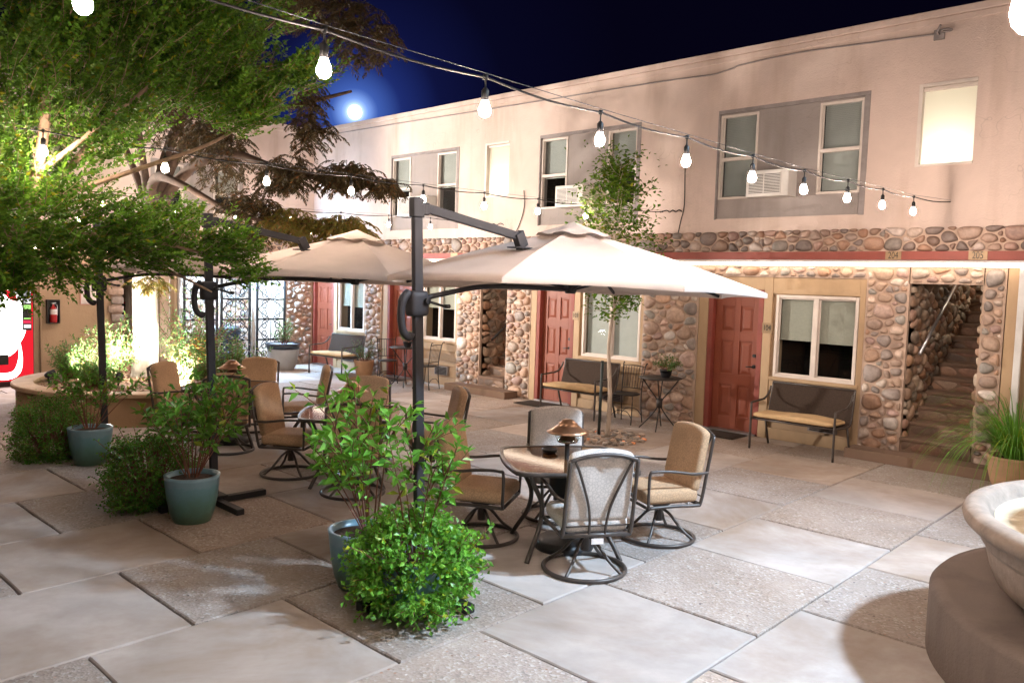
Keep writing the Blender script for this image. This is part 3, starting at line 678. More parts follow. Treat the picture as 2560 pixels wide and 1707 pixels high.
# doormats
for x, y, l in ((-5.72, 10.55, 'dark doormat at the nearest red door'), (-9.2, 10.5, 'dark doormat at the red door beside the middle bench'), (-13.4, 10.45, 'dark doormat at the red door behind the umbrella pole')):
    m = MB(); m.rbox((.72, .46, .018), .008, 4, c=(x, y, .012)); o = m.build('doormat', MT['mat']); tag(o, l, 'doormat', 'doormats at the red doors')

# ------------------------------------------------------------------ benches (local: front = -Y)
bench = thing('garden_bench', 'brown sling bench with a tan pad between the nearest red door and window', 'bench', (0, 0, 0), 'sling benches along the wall')
W2 = .56
m = MB()
for s in (-1, 1):
    x = s * W2
    m.tube(crom([(x, -.30, .40), (x, -.27, .415), (x, .12, .395), (x, .24, .46), (x, .33, .86)], 6), .015, 8)
m.tube([(-W2, -.27, .405), (W2, -.27, .405)], .014, 8); m.tube([(-W2, .14, .39), (W2, .14, .39)], .013, 8); m.tube([(-W2, .33, .855), (W2, .33, .855)], .015, 8)
m.build('frame', MT['bronze'], bench)
for s in (-1, 1):
    x = s * W2
    m = MB(); m.tube(crom([(x, -.30, 0), (x, -.30, .3), (x, -.30, .62)], 4), .0155, 8); m.build('leg', MT['bronze'], bench)
    m = MB(); m.tube([(x, .12, .40), (x, .26, 0)], .0155, 8); m.build('leg', MT['bronze'], bench)
    m = MB(); m.tube(crom([(x, -.31, .62), (x, -.1, .632), (x, .08, .645), (x, .20, .71), (x, .255, .80)], 6), .014, 8); m.build('armrest', MT['bronze'], bench)
m = MB(); n = 8
def slingz(t): return (-.27 + .40 * t * 2, .405 - .01 * math.sin(math.pi * min(1, t * 2))) if t < .5 else (.13 + (t - .5) * 2 * .2, .40 + (t - .5) * 2 * .45)
pts = [(.14, .395), (.18, .41), (.21, .46), (.25, .58), (.29, .72), (.33, .852)]
for (a, b), (c, d) in zip(pts, pts[1:]): m.poly([(-W2, a, b), (W2, a, b), (W2, c, d), (-W2, c, d)], True)
m.build('backrest', MT['sling'], bench)
m = MB(); m.poly([(-W2, -.27, .418), (W2, -.27, .418), (W2, .14, .402), (-W2, .14, .402)]); m.build('seat', MT['sling'], bench)
def benchpad(loc, rz, lab, shrink=0):
    m = MB(); m.M = Matrix.Translation(loc) @ Matrix.Rotation(rz, 4, 'Z')
    m.rbox((1.08, .44, .07), .033, 9, lambda x, y, z: (x, y, z + .012 * math.sin(x * 7 + 1) * (z > 0) - .02 * max(0, abs(x + .02) < .05) * (z > 0)), (0, -.085, .462))
    o = m.build('bench_pad', MT['seatpad']); tag(o, lab, 'seat pad', 'tan pads on the benches')
bench.location = (-4.38, 10.30, 0)
benchpad((-4.38, 10.30, 0), 0, 'tan pad on the bench under the nearest window')
again(bench, (-8.10, 10.27, 0), 0, 'brown sling bench with a tan pad behind the slender tree trunk'); benchpad((-8.10, 10.27, 0), 0, 'tan pad on the bench behind the slender tree trunk')
again(bench, (-14.72, 10.1, 0), R(4), 'small brown bench in the bright light beside the farthest red door'); benchpad((-14.72, 10.1, 0), R(4), 'pale pad on the bench beside the farthest red door')

# ------------------------------------------------------------------ wrought-iron bistro sets
bt = thing('bistro_table', 'round black iron bistro table with a fern in front of the stone pier', 'bistro table', (0, 0, 0), 'iron bistro tables')
m = MB(); m.lathe([(0, .755), (.29, .755), (.31, .762), (.315, .772), (.305, .780), (0, .780)], 36); m.build('tabletop', MT['iron'], bt)
for k in range(4):
    a = R(90 * k + 25); c, s = math.cos(a), math.sin(a)
    m = MB(); m.tube(crom([(c * .27, s * .27, .755), (c * .16, s * .16, .60), (c * .045, s * .045, .45), (c * .03, s * .03, .36), (c * .055, s * .055, .28), (c * .18, s * .18, .12), (c * .29, s * .29, 0)], 5), .0095, 6); m.build('leg', MT['iron'], bt)
m = MB(); m.tube([(0, 0, .32), (0, 0, .46)], .045, 10); m.build('collar', MT['iron'], bt)
bt.location = (-6.52, 10.22, 0)
again(bt, (-12.42, 10.15, 0), R(20), 'round black iron bistro table behind the umbrella pole')
bc = thing('bistro_chair', 'black iron bistro chair between the slender tree and its table', 'chair', (0, 0, 0), 'iron bistro chairs')
m = MB(); m.lathe([(0, .44), (.19, .44), (.205, .447), (.205, .458), (.19, .462), (0, .455)], 28); m.build('seat', MT['iron'], bc)
for sx in (-1, 1):
    m = MB(); m.tube(crom([(sx * .17, -.14, .44), (sx * .175, -.15, .2), (sx * .185, -.19, 0)], 4), .009, 6); m.build('leg', MT['iron'], bc)
    m = MB(); m.tube(crom([(sx * .18, .20, 0), (sx * .17, .17, .25), (sx * .17, .16, .45)], 4), .009, 6); m.build('leg', MT['iron'], bc)
m = MB()
for sx in (-1, 1): m.tube(crom([(sx * .17, .16, .44), (sx * .175, .19, .65), (sx * .19, .23, .87), (sx * .20, .26, .915), (sx * .20, .285, .91)], 5), .009, 6)
m.tube(crom([(-.19, .228, .865), (0, .235, .875), (.19, .228, .865)], 5), .008, 6); m.tube([(-.172, .172, .53), (.172, .172, .53)], .008, 6)
for k in range(7): x = -.135 + k * .045; m.tube([(x, .172, .53), (x * 1.06, .230, .868)], .0045, 5)
m.build('backrest', MT['iron'], bc)
m = MB(); m.tube(crom([(-.18, -.17, .1), (-.1, -.16, .19), (0, -.15, .21), (.1, -.16, .19), (.18, -.17, .1)], 5), .0065, 5); m.tube(crom([(-.185, .18, .1), (-.1, .18, .19), (0, .18, .21), (.1, .18, .19), (.185, .18, .1)], 5), .0065, 5); m.build('stretcher', MT['iron'], bc)
bc.location = (-7.16, 10.28, 0); bc.rotation_euler = (0, 0, R(8))
again(bc, (-13.05, 10.2, 0), R(60), 'black iron bistro chair in front of the red door behind the umbrella pole')
again(bc, (-11.86, 10.22, 0), R(-75), 'black iron bistro chair beside the middle staircase, back to the stones')

# ------------------------------------------------------------------ patio tables, heaters, ashtrays
amber = None
m_, N, L, b = nt('amber_table_glass'); amber = m_
v = coord(N, L); n_ = noise(N, L, v, 9, 4, .6, 1.2); L.new(ramp(N, L, n_, [(.35, (.035, .016, .008)), (.65, (.12, .055, .022))]), b.inputs['Base Color']); b.inputs['Roughness'].default_value = .06; b.inputs['Specular IOR Level'].default_value = .2
bump(N, L, b, n_, .04, .004)
pt = thing('patio_table', 'square glass patio table under the nearest umbrella', 'table', (0, 0, 0), 'glass patio tables')
def squircle(h, bow, n=10, cut=.05):
    o = []
    for k in range(4):
        a = R(90 * k); c, s = math.cos(a), math.sin(a)
        for i in range(n + 1):
            t = -1 + 2 * i / n; x = h + bow * (1 - t * t); y = t * (h - cut); o.append((x * c - y * s, x * s + y * c))
    return o
m = MB(); m.prism(squircle(.455, .045), .709, .717); m.build('tabletop', amber, pt)
m = MB(); o1 = squircle(.478, .046); o2 = squircle(.450, .045); n = len(o1)
for z0, z1 in ((.69, .722),):
    a = [m.V((x, y, z0)) for x, y in o1]; b_ = [m.V((x, y, z1)) for x, y in o1]; c_ = [m.V((x, y, z1)) for x, y in o2]; d_ = [m.V((x, y, z0)) for x, y in o2]
    for i in range(n):
        j = (i + 1) % n; m.F((a[i], a[j], b_[j], b_[i]), True); m.F((b_[i], b_[j], c_[j], c_[i])); m.F((c_[i], c_[j], d_[j], d_[i])); m.F((d_[i], d_[j], a[j], a[i]))
m.build('rim', MT['bronze'], pt)
for k in range(4):
    a = R(45 + 90 * k); c, s = math.cos(a), math.sin(a)
    m = MB(); m.tube(crom([(c * .50, s * .50, .70), (c * .46, s * .46, .60), (c * .34, s * .34, .42), (c * .36, s * .36, .25), (c * .47, s * .47, .08), (c * .52, s * .52, 0)], 5), .019, 8); m.build('leg', MT['bronze'], pt)
TB = [((-4.0, 4.95), R(52)), ((-6.85, 4.9), R(49)), ((-9.4, 4.9), R(46))]
TL = ['nearest umbrella', 'middle umbrella', 'farthest umbrella']
for i, ((x, y), a) in enumerate(TB):
    if i == 0: pt.location = (x, y, 0); pt.rotation_euler = (0, 0, a)
    else: again(pt, (x, y, 0), a, 'square glass patio table under the ' + TL[i])
ht = thing('table_heater', 'bronze-capped table heater standing through the table under the nearest umbrella', 'patio heater', (0, 0, 0), 'bronze table heaters')
m = MB(); m.lathe([(0, 0), (.235, 0), (.245, .02), (.235, .06), (.20, .075), (.08, .085), (.045, .10), (0, .10)], 32); m.build('base', MT['black'], ht)
m = MB(); m.lathe([(.03, .1), (.03, .42), (.12, .43), (.135, .46), (.135, .60), (.11, .66), (.03, .68), (.02, .70), (.02, .84)], 24); m.build('tank', MT['black'], ht)
m = MB(); m.lathe([(.018, .70), (.018, .845), (.075, .855), (.085, .865), (.08, .88), (.05, .91), (.025, .95), (.012, .965)], 24); m.build('burner', MT['chrome'], ht)
m = MB(); m.lathe([(.085, .87), (.125, .945)], 24); m.build('glass_guard', MT['glass'], ht)
m = MB(); m.lathe([(.165, .932), (.17, .938), (.135, .955), (.095, .985), (.075, 1.0), (.078, 1.008), (.055, 1.02), (.05, 1.032), (.03, 1.04), (0, 1.042), (0, 1.03), (.07, .995), (.13, .945), (.165, .932)], 36); m.build('reflector', MT['copper'], ht)
for i, ((x, y), a) in enumerate(TB):
    if i == 0: ht.location = (x, y, 0)
    else: again(ht, (x, y, 0), 0, 'bronze-capped table heater standing through the table under the ' + TL[i])
def ashtray(x, y, lab):
    m = MB(); m.lathe([(0, .723), (.05, .723), (.065, .735), (.068, .752), (.06, .756), (.05, .742), (0, .738)], 24, (x, y, 0)); o = m.build('ashtray', MT['black']); tag(o, lab, 'ashtray', 'black ashtrays')
ashtray(-4.24, 5.02, 'black ashtray on the glass table under the nearest umbrella'); ashtray(-9.22, 4.95, 'black ashtray on the glass table under the farthest umbrella')

# ------------------------------------------------------------------ swivel chairs (local: front = +Y)
ch = thing('patio_chair', 'padded swivel patio chair seen from behind at the nearest table', 'chair', (0, 0, 0), 'padded swivel chairs round the glass tables')
m = MB(); m.ring((0, 0, .018), .305, .016, 44, 8)
for k in range(4):
    a = R(45 + 90 * k); c, s = math.cos(a), math.sin(a)
    m.tube(crom([(c * .03, s * .03, .255), (c * .10, s * .10, .21), (c * .20, s * .20, .10), (c * .305, s * .305, .02)], 5), .0125, 8)
m.lathe([(.0, .33), (.095, .315), (.10, .30), (.05, .27), (.034, .26), (.034, .15), (.0, .15)], 20); m.build('swivel_base', MT['bronze'], ch)
m = MB()
for s in (-1, 1):
    m.tube(crom([(s * .255, .25, .33), (s * .255, .0, .335), (s * .255, -.20, .33), (s * .255, -.245, .36), (s * .255, -.29, .6), (s * .25, -.345, .90)], 5), .0145, 8)
m.tube([(-.255, .25, .33), (.255, .25, .33)], .013, 8); m.tube([(-.255, -.235, .335), (.255, -.235, .335)], .018, 8); m.tube(crom([(-.25, -.345, .895), (-.13, -.355, .93), (0, -.357, .94), (.13, -.355, .93), (.25, -.345, .895)], 5), .0145, 8)
m.bar((-.12, 0, .328), (.12, 0, .328), .30, .022)
for s in (-1, 1): m.tube(crom([(s * .06, -.24, .335), (s * .065, -.262, .45), (s * .09, -.285, .58), (s * .17, -.33, .80), (s * .215, -.347, .895)], 6), .010, 8)
m.tube([(-.25, -.245, .405), (.25, -.245, .405)], .006, 6)
m.build('frame', MT['bronze'], ch)
for s in (-1, 1):
    m = MB(); m.tube(crom([(s * .262, -.295, .60), (s * .285, -.15, .602), (s * .29, .05, .63), (s * .285, .22, .635), (s * .275, .255, .60), (s * .262, .25, .33)], 6), .0125, 8); m.build('armrest', MT['bronze'], ch)
def sc(x, y, z):
    if z > 0: z += .012 * math.cos(x * 5) * math.cos(y * 5) - .01 * math.exp(-(x * x + y * y) / .004)
    return (x, y, z)
m = MB(); m.rbox((.49, .50, .115), .045, 10, sc, (0, .015, .405)); m.build('seat_cushion', MT['cushion'], ch)
lean = Matrix.Translation((0, -.245, .44)) @ Matrix.Rotation(R(10.5), 4, 'X')
def bcf(x, y, z):       # arched top, button tufts and pinch seams
    top = (z + .26) / .52
    z += .045 * (1 - (x / .25) ** 2) * max(0, top) ** 3
    k = math.exp(-(x * x + (z - .12) ** 2) / .0022) + .45 * math.exp(-(x / .012) ** 2) * (z > .1) + .25 * math.exp(-((z + .19) / .016) ** 2)
    y -= math.copysign(.022, y) * min(1, k); return (x, y, z)
m = MB(); m.M = lean; m.rbox((.485, .09, .50), .038, 14, bcf, (0, .045, .24)); m.build('back_cushion', MT['cushion'], ch)
m = MB(); m.box(-.045, .045, -.262, -.256, .275, .315); m.build('care_tag', MT['paper'], ch)
REL = [((.43, -.28), 147, 'seen from behind at'), ((-.62, -.33), 28, 'facing right at the left of'), ((.37, .80), 243, 'turned left at the right of'), ((-.60, .62), 316, 'seen face-on behind')]
COOL_LIT = []; first = True
WOR = ['table', 'table', 'table']
for i, ((tx, ty), a) in enumerate(TB):
    for k, ((dx, dy), f, wd) in enumerate(REL):   # nearest table's back-on and face-on chairs: cool floodlight put into the cushion colour
        x, y, rz = tx + dx, ty + dy, R(f - 90) + (rnd.uniform(-.12, .12) if i else 0)
        lab = 'padded swivel chair ' + wd + ' the table under the ' + TL[i]
        if first: ch.location = (x, y, 0); ch.rotation_euler = (0, 0, rz); ch['label'] = lab; first = False
        else: c_ = again(ch, (x, y, 0), rz, lab)
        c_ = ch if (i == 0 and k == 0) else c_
        if i == 0 and k in (0, 3): COOL_LIT.append(c_)

for c_ in COOL_LIT:
    c_['label'] = c_['label'].replace('padded swivel', 'floodlit-toned padded swivel')
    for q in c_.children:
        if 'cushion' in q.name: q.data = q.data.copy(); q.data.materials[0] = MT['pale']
# ------------------------------------------------------------------ cantilever umbrellas (local: arm towards +Y)
um = thing('cantilever_umbrella', 'nearest beige cantilever umbrella on its dark pole', 'umbrella', (0, 0, 0), 'cantilever umbrellas in a row')
m = MB()
for a, b in (((0, -.5, .03), (0, .5, .03)), ((-.5, 0, .03), (.5, 0, .03))): m.bar(a, b, .07, .055)
m.box(-.09, .09, -.09, .09, .058, .085); m.build('cross_base', MT['black'], um, bevel=.004)
LEAN = Matrix.Rotation(R(1.4), 4, 'Y').inverted() @ Matrix.Rotation(R(1.1), 4, 'X')
m = MB(); m.M = LEAN; m.box(-.021, .021, -.036, .036, .086, 2.52); m.build('pole', MT['upole'], um, bevel=.008)
m = MB(); m.M = LEAN; m.box(-.029, .029, -.046, .046, 2.5205, 2.65); m.box(-.02, .02, .0465, .10, 2.54, 2.62); m.build('pole_cap', MT['upole'], um, bevel=.008)
m = MB(); m.M = LEAN; m.rbox((.10, .15, .17), .03, 6, None, (0, -.005, 1.955))
m.tube(crom([(0, -.075, 2.03), (0, -.125, 1.98), (0, -.14, 1.88), (0, -.125, 1.78), (0, -.075, 1.735), (0, -.055, 1.76)], 6), [.03] * 8 + [.026] * 23, 10)
m.build('crank_housing', MT['upole'], um)
m = MB(); m.M = LEAN; m.tube([(.05, .03, 1.97), (.075, .035, 1.97)], .022, 10); m.tube([(.07, .035, 1.97), (.085, .16, 1.935)], .009, 8); m.tube([(.085, .16, 1.935), (.13, .165, 1.935)], .014, 10); m.build('crank_handle', MT['black'], um)
CC = Vector((0, 1.5, 2.10)); RR = 1.5; HH = .455
TILT = Matrix.Translation(CC) @ Matrix.Rotation(R(-1.6), 4, 'X') @ Matrix.Rotation(R(-.3), 4, 'Y')
def cz(q): return HH * (1 - q) ** 1.0 - .05 * math.sin(math.pi * q) * 0
m = MB(); m.M = TILT; K = 8; A = 8; T = 10
def cpt(k, s, q):      # panel k, s in 0..1 across, q in 0..1 from apex to rim
    a0 = R(22.5 + 45 * k); a1 = a0 + R(45); p = Vector((math.cos(a0), math.sin(a0), 0)) * (1 - s) + Vector((math.cos(a1), math.sin(a1), 0)) * s
    bow = 4 * s * (1 - s); r = RR * q
    return (p.x * r * (1 - .035 * bow * q), p.y * r * (1 - .035 * bow * q), HH * (1 - q) - .045 * bow * math.sin(math.pi * min(1, q * .95)) + .02 * math.sin(math.pi * q) + .018 * bow * q ** 6)
for k in range(K):
    g = [[m.V(cpt(k, s / A, .13 + .87 * t / T)) for s in range(A + 1)] for t in range(T + 1)]
    for t in range(T):
        for s in range(A): m.F((g[t][s], g[t][s + 1], g[t + 1][s + 1], g[t + 1][s]), True)
    # hem turned down at the rim
    h = [m.V(Vector(cpt(k, s / A, 1)) + Vector((0, 0, -.035))) for s in range(A + 1)]
    for s in range(A): m.F((g[T][s], g[T][s + 1], h[s + 1], h[s]), True)
cano = m.build('canopy', MT['canopy'], um)
m = MB(); m.M = TILT; g = []
for t in range(5):
    q = t / 4; row = []
    for k in range(64):
        a = 2 * math.pi * k / 64; r = .30 * q; z = HH + .055 - .115 * q + .010 * math.cos(8 * (a - R(22.5))) * q ** 2
        row.append(m.V((math.cos(a) * r, math.sin(a) * r, z)))
    g.append(row)
for t in range(4):
    for k in range(64): m.F((g[t][k], g[t][(k + 1) % 64], g[t + 1][(k + 1) % 64], g[t + 1][k]), True)
m.build('vent', MT['canopy'], cano)
m = MB(); m.M = TILT; m.lathe([(0, -.06), (.04, -.06), (.05, -.03), (.045, .01), (.03, .03), (.03, .33), (0, .33)], 16); m.build('hub', MT['black'], um)
for k in range(8):
    a = R(22.5 + 45 * k); c, s = math.cos(a), math.sin(a)
    m = MB(); m.M = TILT; m.bar((c * .05, s * .05, HH - .085), (c * (RR - .03), s * (RR - .03), -.016), .016, .024); m.bar((c * .05, s * .05, -.02), (c * .72, s * .72, HH * .5 - .06), .012, .018); m.build('rib', MT['upole'], um)
m = MB(); tp = LEAN @ Vector((0, .08, 2.585)); br = TILT @ Vector((0, -.62, HH * .6 + .06))
m.bar(tp, br, .042, .06); m.bar(br + Vector((0, -.03, .03)), br + Vector((0, .03, -.075)), .06, .085); m.box(-.05, .05, br.y - .09, br.y + .10, br.z - .085, br.z - .075); m.build('arm', MT['upole'], um, bevel=.006)
m = MB(); q0 = LEAN @ Vector((0, .06, 1.99)); m.tube(crom([q0, (0, .22, 2.035), (0, .5, 2.075), (0, .9, 2.085), TILT @ Vector((0, -.03, -.03))], 5), .018, 8); m.build('strut', MT['upole'], um)
UP = [(-4.05, 3.48), (-6.93, 3.45), (-9.62, 3.47)]
um.location = (*UP[0], 0)
again(um, (*UP[1], 0), R(-1), 'middle beige cantilever umbrella, its pole partly behind leaves'); again(um, (*UP[2], 0), R(1), 'farthest beige cantilever umbrella, mostly hidden behind leaves')
# ------------------------------------------------------------------ festoon lights strung across the courtyard
BULB = EM('lit_bulb', (1, .80, .67), 940); BULBW = EM('lit_bulb_warm', (1, .80, .66), 820); BULBC = BULB
def festoon(x, bulbs, ends, label, BULB):
    r = thing('string_light', label, 'string lights', (x, (ends[0][0] + ends[1][0]) / 2, 3.1), 'bulb strings across the courtyard'); P = [(x, ends[0][0], ends[0][1])]
    srt = sorted(bulbs, reverse=True)
    ys = [ends[0][0]] + [b[0] for b in srt] + [ends[1][0]]; zs = [ends[0][1]] + [b[1] + .165 for b in srt] + [ends[1][1]]
    pts = []
    for i in range(len(ys) - 1):
        for k in range(6): t = k / 6; pts.append((x, ys[i] + (ys[i + 1] - ys[i]) * t, zs[i] + (zs[i + 1] - zs[i]) * t - .022 * math.sin(math.pi * t)))
    pts.append((x, ys[-1], zs[-1]))
    m = MB(); m.tube(pts, .0065, 6); m.build('cord', MT['cable'], r)
    m = MB(); m.tube([(x + .006, ys[k], zs[k] + .018) for k in range(len(ys))], .0022, 5); m.build('guy_wire', MT['guy'], r)
    for y, z in bulbs:
        m = MB(); m.lathe([(0, -.033), (.014, -.030), (.026, -.019), (.031, -.002), (.029, .014), (.021, .032), (.015, .05)], 14, (x, y, z)); b = m.build('bulb', BULB, r)
        m = MB(); m.lathe([(.0165, .049), (.019, .055), (.019, .10), (.010, .112), (.0045, .115), (.0045, .15), (.013, .155), (.013, .178), (0, .18)], 10, (x, y, z)); m.build('socket', MT['black'], b)
S1 = [(9.51, 3.03), (8.54, 3.009), (7.61, 2.989), (6.65, 2.965), (5.72, 2.959), (4.77, 2.957), (3.81, 2.955), (2.86, 2.962), (1.92, 2.962), (.99, 2.98)]
S2 = [(8.93, 3.074), (7.92, 3.048), (6.93, 3.027), (5.96, 3.012), (4.98, 3.004), (4.01, 2.995), (3.04, 3.0), (2.09, 3.011), (1.13, 3.03)]
S3 = [(9.67, 3.077), (8.72, 3.047), (7.73, 3.009), (6.80, 2.986), (5.87, 2.963), (4.95, 2.95), (4.01, 2.962), (3.06, 2.975), (2.1, 2.99)]
S4 = [(9.8, 3.06), (8.85, 3.028), (7.93, 3.0), (6.99, 2.985), (6.03, 2.975), (5.08, 2.97)]
festoon(-2.92, S1, ((10.88, 3.27), (-2.5, 3.35)), 'nearest string of glowing bulbs ending on the wall below the right window', BULB)
festoon(-7.04, S2, ((10.88, 3.30), (-2.5, 3.35)), 'string of glowing bulbs passing over the umbrella pole top', BULBW)
festoon(-11.2, S3, ((10.88, 3.28), (-2.5, 3.35)), 'third string of small bulbs meeting the wall above the middle staircase', BULBW)
festoon(-15.3, S4, ((10.88, 3.28), (-2.5, 3.35)), 'farthest string of tiny bulbs near the far wing', BULBW)
festoon(1.15, [(.2 + .95 * k, 2.97) for k in range(1, 10)], ((10.88, 3.3), (-2.5, 3.3)), 'string of bulbs over the fountain, right of the picture', BULBC)
# one lamp hanging close to the camera, top right
r = thing('string_light', 'big blown-out bulb hanging close to the camera, cut by the top right corner', 'string lights', (-.36, 1.77, 2.8), 'bulb strings across the courtyard')
m = MB(); m.tube([(-.36, 1.77, 2.80), (.6, 1.5, 2.86), (3, .9, 3.1)], .0065, 6); m.build('cord', MT['cable'], r)
m = MB(); m.lathe([(0, -.048), (.018, -.044), (.031, -.028), (.036, -.006), (.032, .018), (.022, .040), (.015, .05)], 14, (-.36, 1.77, 2.65)); b = m.build('bulb', BULB, r)
m = MB(); m.lathe([(.0165, .049), (.019, .055), (.019, .10), (.010, .112), (.0045, .115), (.0045, .15), (0, .15)], 10, (-.36, 1.77, 2.65)); m.build('socket', MT['black'], b)

# ------------------------------------------------------------------ iron gates in front of the breezeway
def gate(y0, y1, lab):
    r = thing('iron_gate', lab, 'gate', (-16.85, (y0 + y1) / 2, 0), 'scrolled iron gates'); X_ = -16.84
    m = MB()
    for y in (y0 + .025, y1 - .025): m.bar((X_, y, .05), (X_, y, 2.12), .05, .04, (0, 1, 0))
    for z in (.17, .63, 1.10, 1.56, 2.09): m.bar((X_, y0 + .05, z), (X_, y1 - .05, z), .028, .035)
    m.bar((X_, (y0 + y1) / 2, .18), (X_, (y0 + y1) / 2, 2.08), .014, .014, (0, 1, 0)); m.build('frame', MT['black'], r)
    m = MB(); yc = (y0 + y1) / 2; hw = (y1 - y0) / 2 - .05
    for z0, z1 in ((.17, .63), (.63, 1.10), (1.10, 1.56), (1.56, 2.09)):
        for s in (-1, 1):
            for e in (0, 1):
                zc = z0 + (z1 - z0) * (.28 + .44 * e); yy = yc + s * hw * .5; pts = []
                for i in range(26):
                    a = i / 25 * 2 * math.pi * 1.45; q = .022 + .075 * i / 25; pts.append((X_, yy + s * q * math.cos(a) * (hw / .36), zc + q * 1.25 * math.sin(a) * (1 if e else -1)))
                m.tube(pts, .011, 5)
            m.tube(crom([(X_, yc + s * .02, z0), (X_, yc + s * hw * .95, z0 + (z1 - z0) * .5), (X_, yc + s * .02, z1)], 6), .011, 5)
    m.build('scrollwork', MT['black'], r)
    return r
gate(7.66, 8.44, 'scrolled black iron gate behind the trunk and shrubs'); gate(8.50, 9.22, 'middle scrolled black iron gate'); gate(9.36, 10.11, 'scrolled black iron gate behind the grey plant pot')
m = MB(); m.tube([(-16.84, 9.29, 0), (-16.84, 9.29, 2.3)], .045, 14); o = m.build('gate_post', MT['white']); tag(o, 'white round post between two scrolled iron gates', 'post')
m = MB(); m.tube([(-16.84, 7.58, 0), (-16.84, 7.58, 2.3)], .04, 14); o = m.build('gate_post', MT['steel']); tag(o, 'grey post at the shrub side of the iron gates', 'post')
tb = thing('trash_bin', 'dark blue bin standing behind the middle iron gate', 'bin', (-17.4, 9.0, 0)); m = MB(); m.lathe([(.20, 0), (.25, .75), (.26, .78), (.24, .80), (0, .80)], 20, (-17.4, 9.0, 0)); m.build('body', M('blue_bin', (.03, .045, .10), .5), tb)
m = MB(); m.lathe([(.27, .80), (.27, .83), (.2, .92), (0, .95)], 20, (-17.4, 9.0, 0)); m.build('lid', MT['black'], tb)
COOL = (.45, .72, 1.0)
cl = thing('ceiling_lamp', 'cool white lamp on the breezeway ceiling behind the gates', 'lamp', (-17.75, 8.9, 2.5)); m = MB(); m.box(-18.1, -17.4, 8.3, 9.5, 2.40, 2.498); m.build('diffuser', EM('cool_diffuser', COOL, 120), cl, bevel=.02)
def lamp(kind, name, loc, e, col, tgt=None, size=.05, ang=60, blend=.5):
    l = bpy.data.lights.new(name, kind); l.energy = e; l.color = col; l.shadow_soft_size = size
    o = bpy.data.objects.new(name, l); C.objects.link(o); o.location = loc
    if tgt is not None: o.rotation_euler = (Vector(tgt) - Vector(loc)).to_track_quat('-Z', 'Y').to_euler()
    if kind == 'SPOT': l.spot_size = R(ang); l.spot_blend = blend
    return o
lamp('SPOT', 'roof_floodlight', (3.3, 7.3, 7.6), 9200, (.56, .77, 1), (-2.0, 4.8, 0), .28, 55, 1.0)
wl = thing('wall_lamp', 'small cool lamp under the beam above the iron gates', 'lamp', (-16.72, 9.6, 2.44)); m = MB(); m.box(-16.80, -16.64, 9.4, 9.8, 2.40, 2.468); m.build('diffuser', EM('cool_diffuser_small', (.40, .68, 1.0), 1100), wl, bevel=.01)

fl = thing('floodlight', 'wall floodlight on the far wing hidden behind the leaves', 'floodlight', (-16.6, 2.2, 3.05)); fd = (Vector((-8.6, 10.89, 4.5)) - Vector((-16.55, 2.2, 3.05))).normalized(); fp = Vector((-16.55, 2.2, 3.05))
m = MB(); m.bar(fp - fd * .08, fp - fd * .005, .26, .18); m.tube([(-16.89, 2.2, 3.0), tuple(fp - fd * .06)], .02, 8); m.build('housing', MT['black'], fl)
m = MB(); m.bar(fp - fd * .004, fp, .22, .14); m.build('lens', EM('flood_lens', (1, .93, .82), 6), fl)
lamp('SPOT', 'flood_beam', fp + fd * .03, 6000, (1, .90, .80), (-8.6, 10.89, 4.7), .12, 62, .5)
# ------------------------------------------------------------------ wall things on the wing
fe = thing('fire_extinguisher', 'red fire extinguisher in a dark wall box beside the vending machine', 'fire extinguisher', (-16.85, 5.14, 1.3))
m = MB(); m.box(-16.899, -16.885, 5.03, 5.25, 1.07, 1.52); m.box(-16.884, -16.80, 5.03, 5.045, 1.07, 1.52); m.box(-16.884, -16.80, 5.235, 5.25, 1.07, 1.52); m.box(-16.884, -16.80, 5.046, 5.234, 1.07, 1.085); m.box(-16.884, -16.80, 5.046, 5.234, 1.505, 1.52); m.build('box', MT['black'], fe)
m = MB(); m.lathe([(0, 0), (.06, 0), (.064, .02), (.064, .24), (.045, .29), (.018, .31), (.018, .34), (0, .34)], 20, (-16.83, 5.14, 1.09)); m.mat = 1; m.lathe([(.0655, .15), (.0655, .25)], 20, (-16.83, 5.14, 1.09)); m.build('cylinder', [MT['extred'], MT['paper']], fe)
m = MB(); m.tube([(-16.83, 5.14, 1.42), (-16.83, 5.14, 1.455)], .016, 8); m.tube([(-16.83, 5.10, 1.45), (-16.83, 5.19, 1.46)], .009, 6); m.tube(crom([(-16.83, 5.15, 1.44), (-16.80, 5.20, 1.40), (-16.79, 5.195, 1.22)], 4), .008, 6); m.build('handle', MT['steel'], fe)
sg = thing('wall_sign', 'white framed sign on the tan wall behind the farthest umbrella pole', 'sign', (-16.88, 5.86, 1.6)); m = MB(); m.box(-16.898, -16.88, 5.63, 6.06, 1.42, 1.82); m.build('frame', MT['pinkframe'], sg, bevel=.004)
m = MB(); m.mat = 0; m.box(-16.8799, -16.876, 5.65, 6.04, 1.44, 1.80); m.mat = 1; m.poly([(-16.874, 5.80, 1.78), (-16.874, 5.72, 1.78), (-16.874, 5.76, 1.50), (-16.874, 5.86, 1.46), (-16.874, 5.95, 1.50), (-16.874, 5.86, 1.52), (-16.874, 5.82, 1.58)]); m.build('face', [MT['paper'], MT['black']], sg)
cd = thing('conduit', 'thin vertical conduit on the tan wall between vending machine and extinguisher', 'pipe', (-16.88, 4.93, 1.2)); m = MB(); m.tube([(-16.88, 4.93, 0), (-16.88, 4.93, 2.5)], .018, 8); m.build('pipe', MT['lower'], cd)

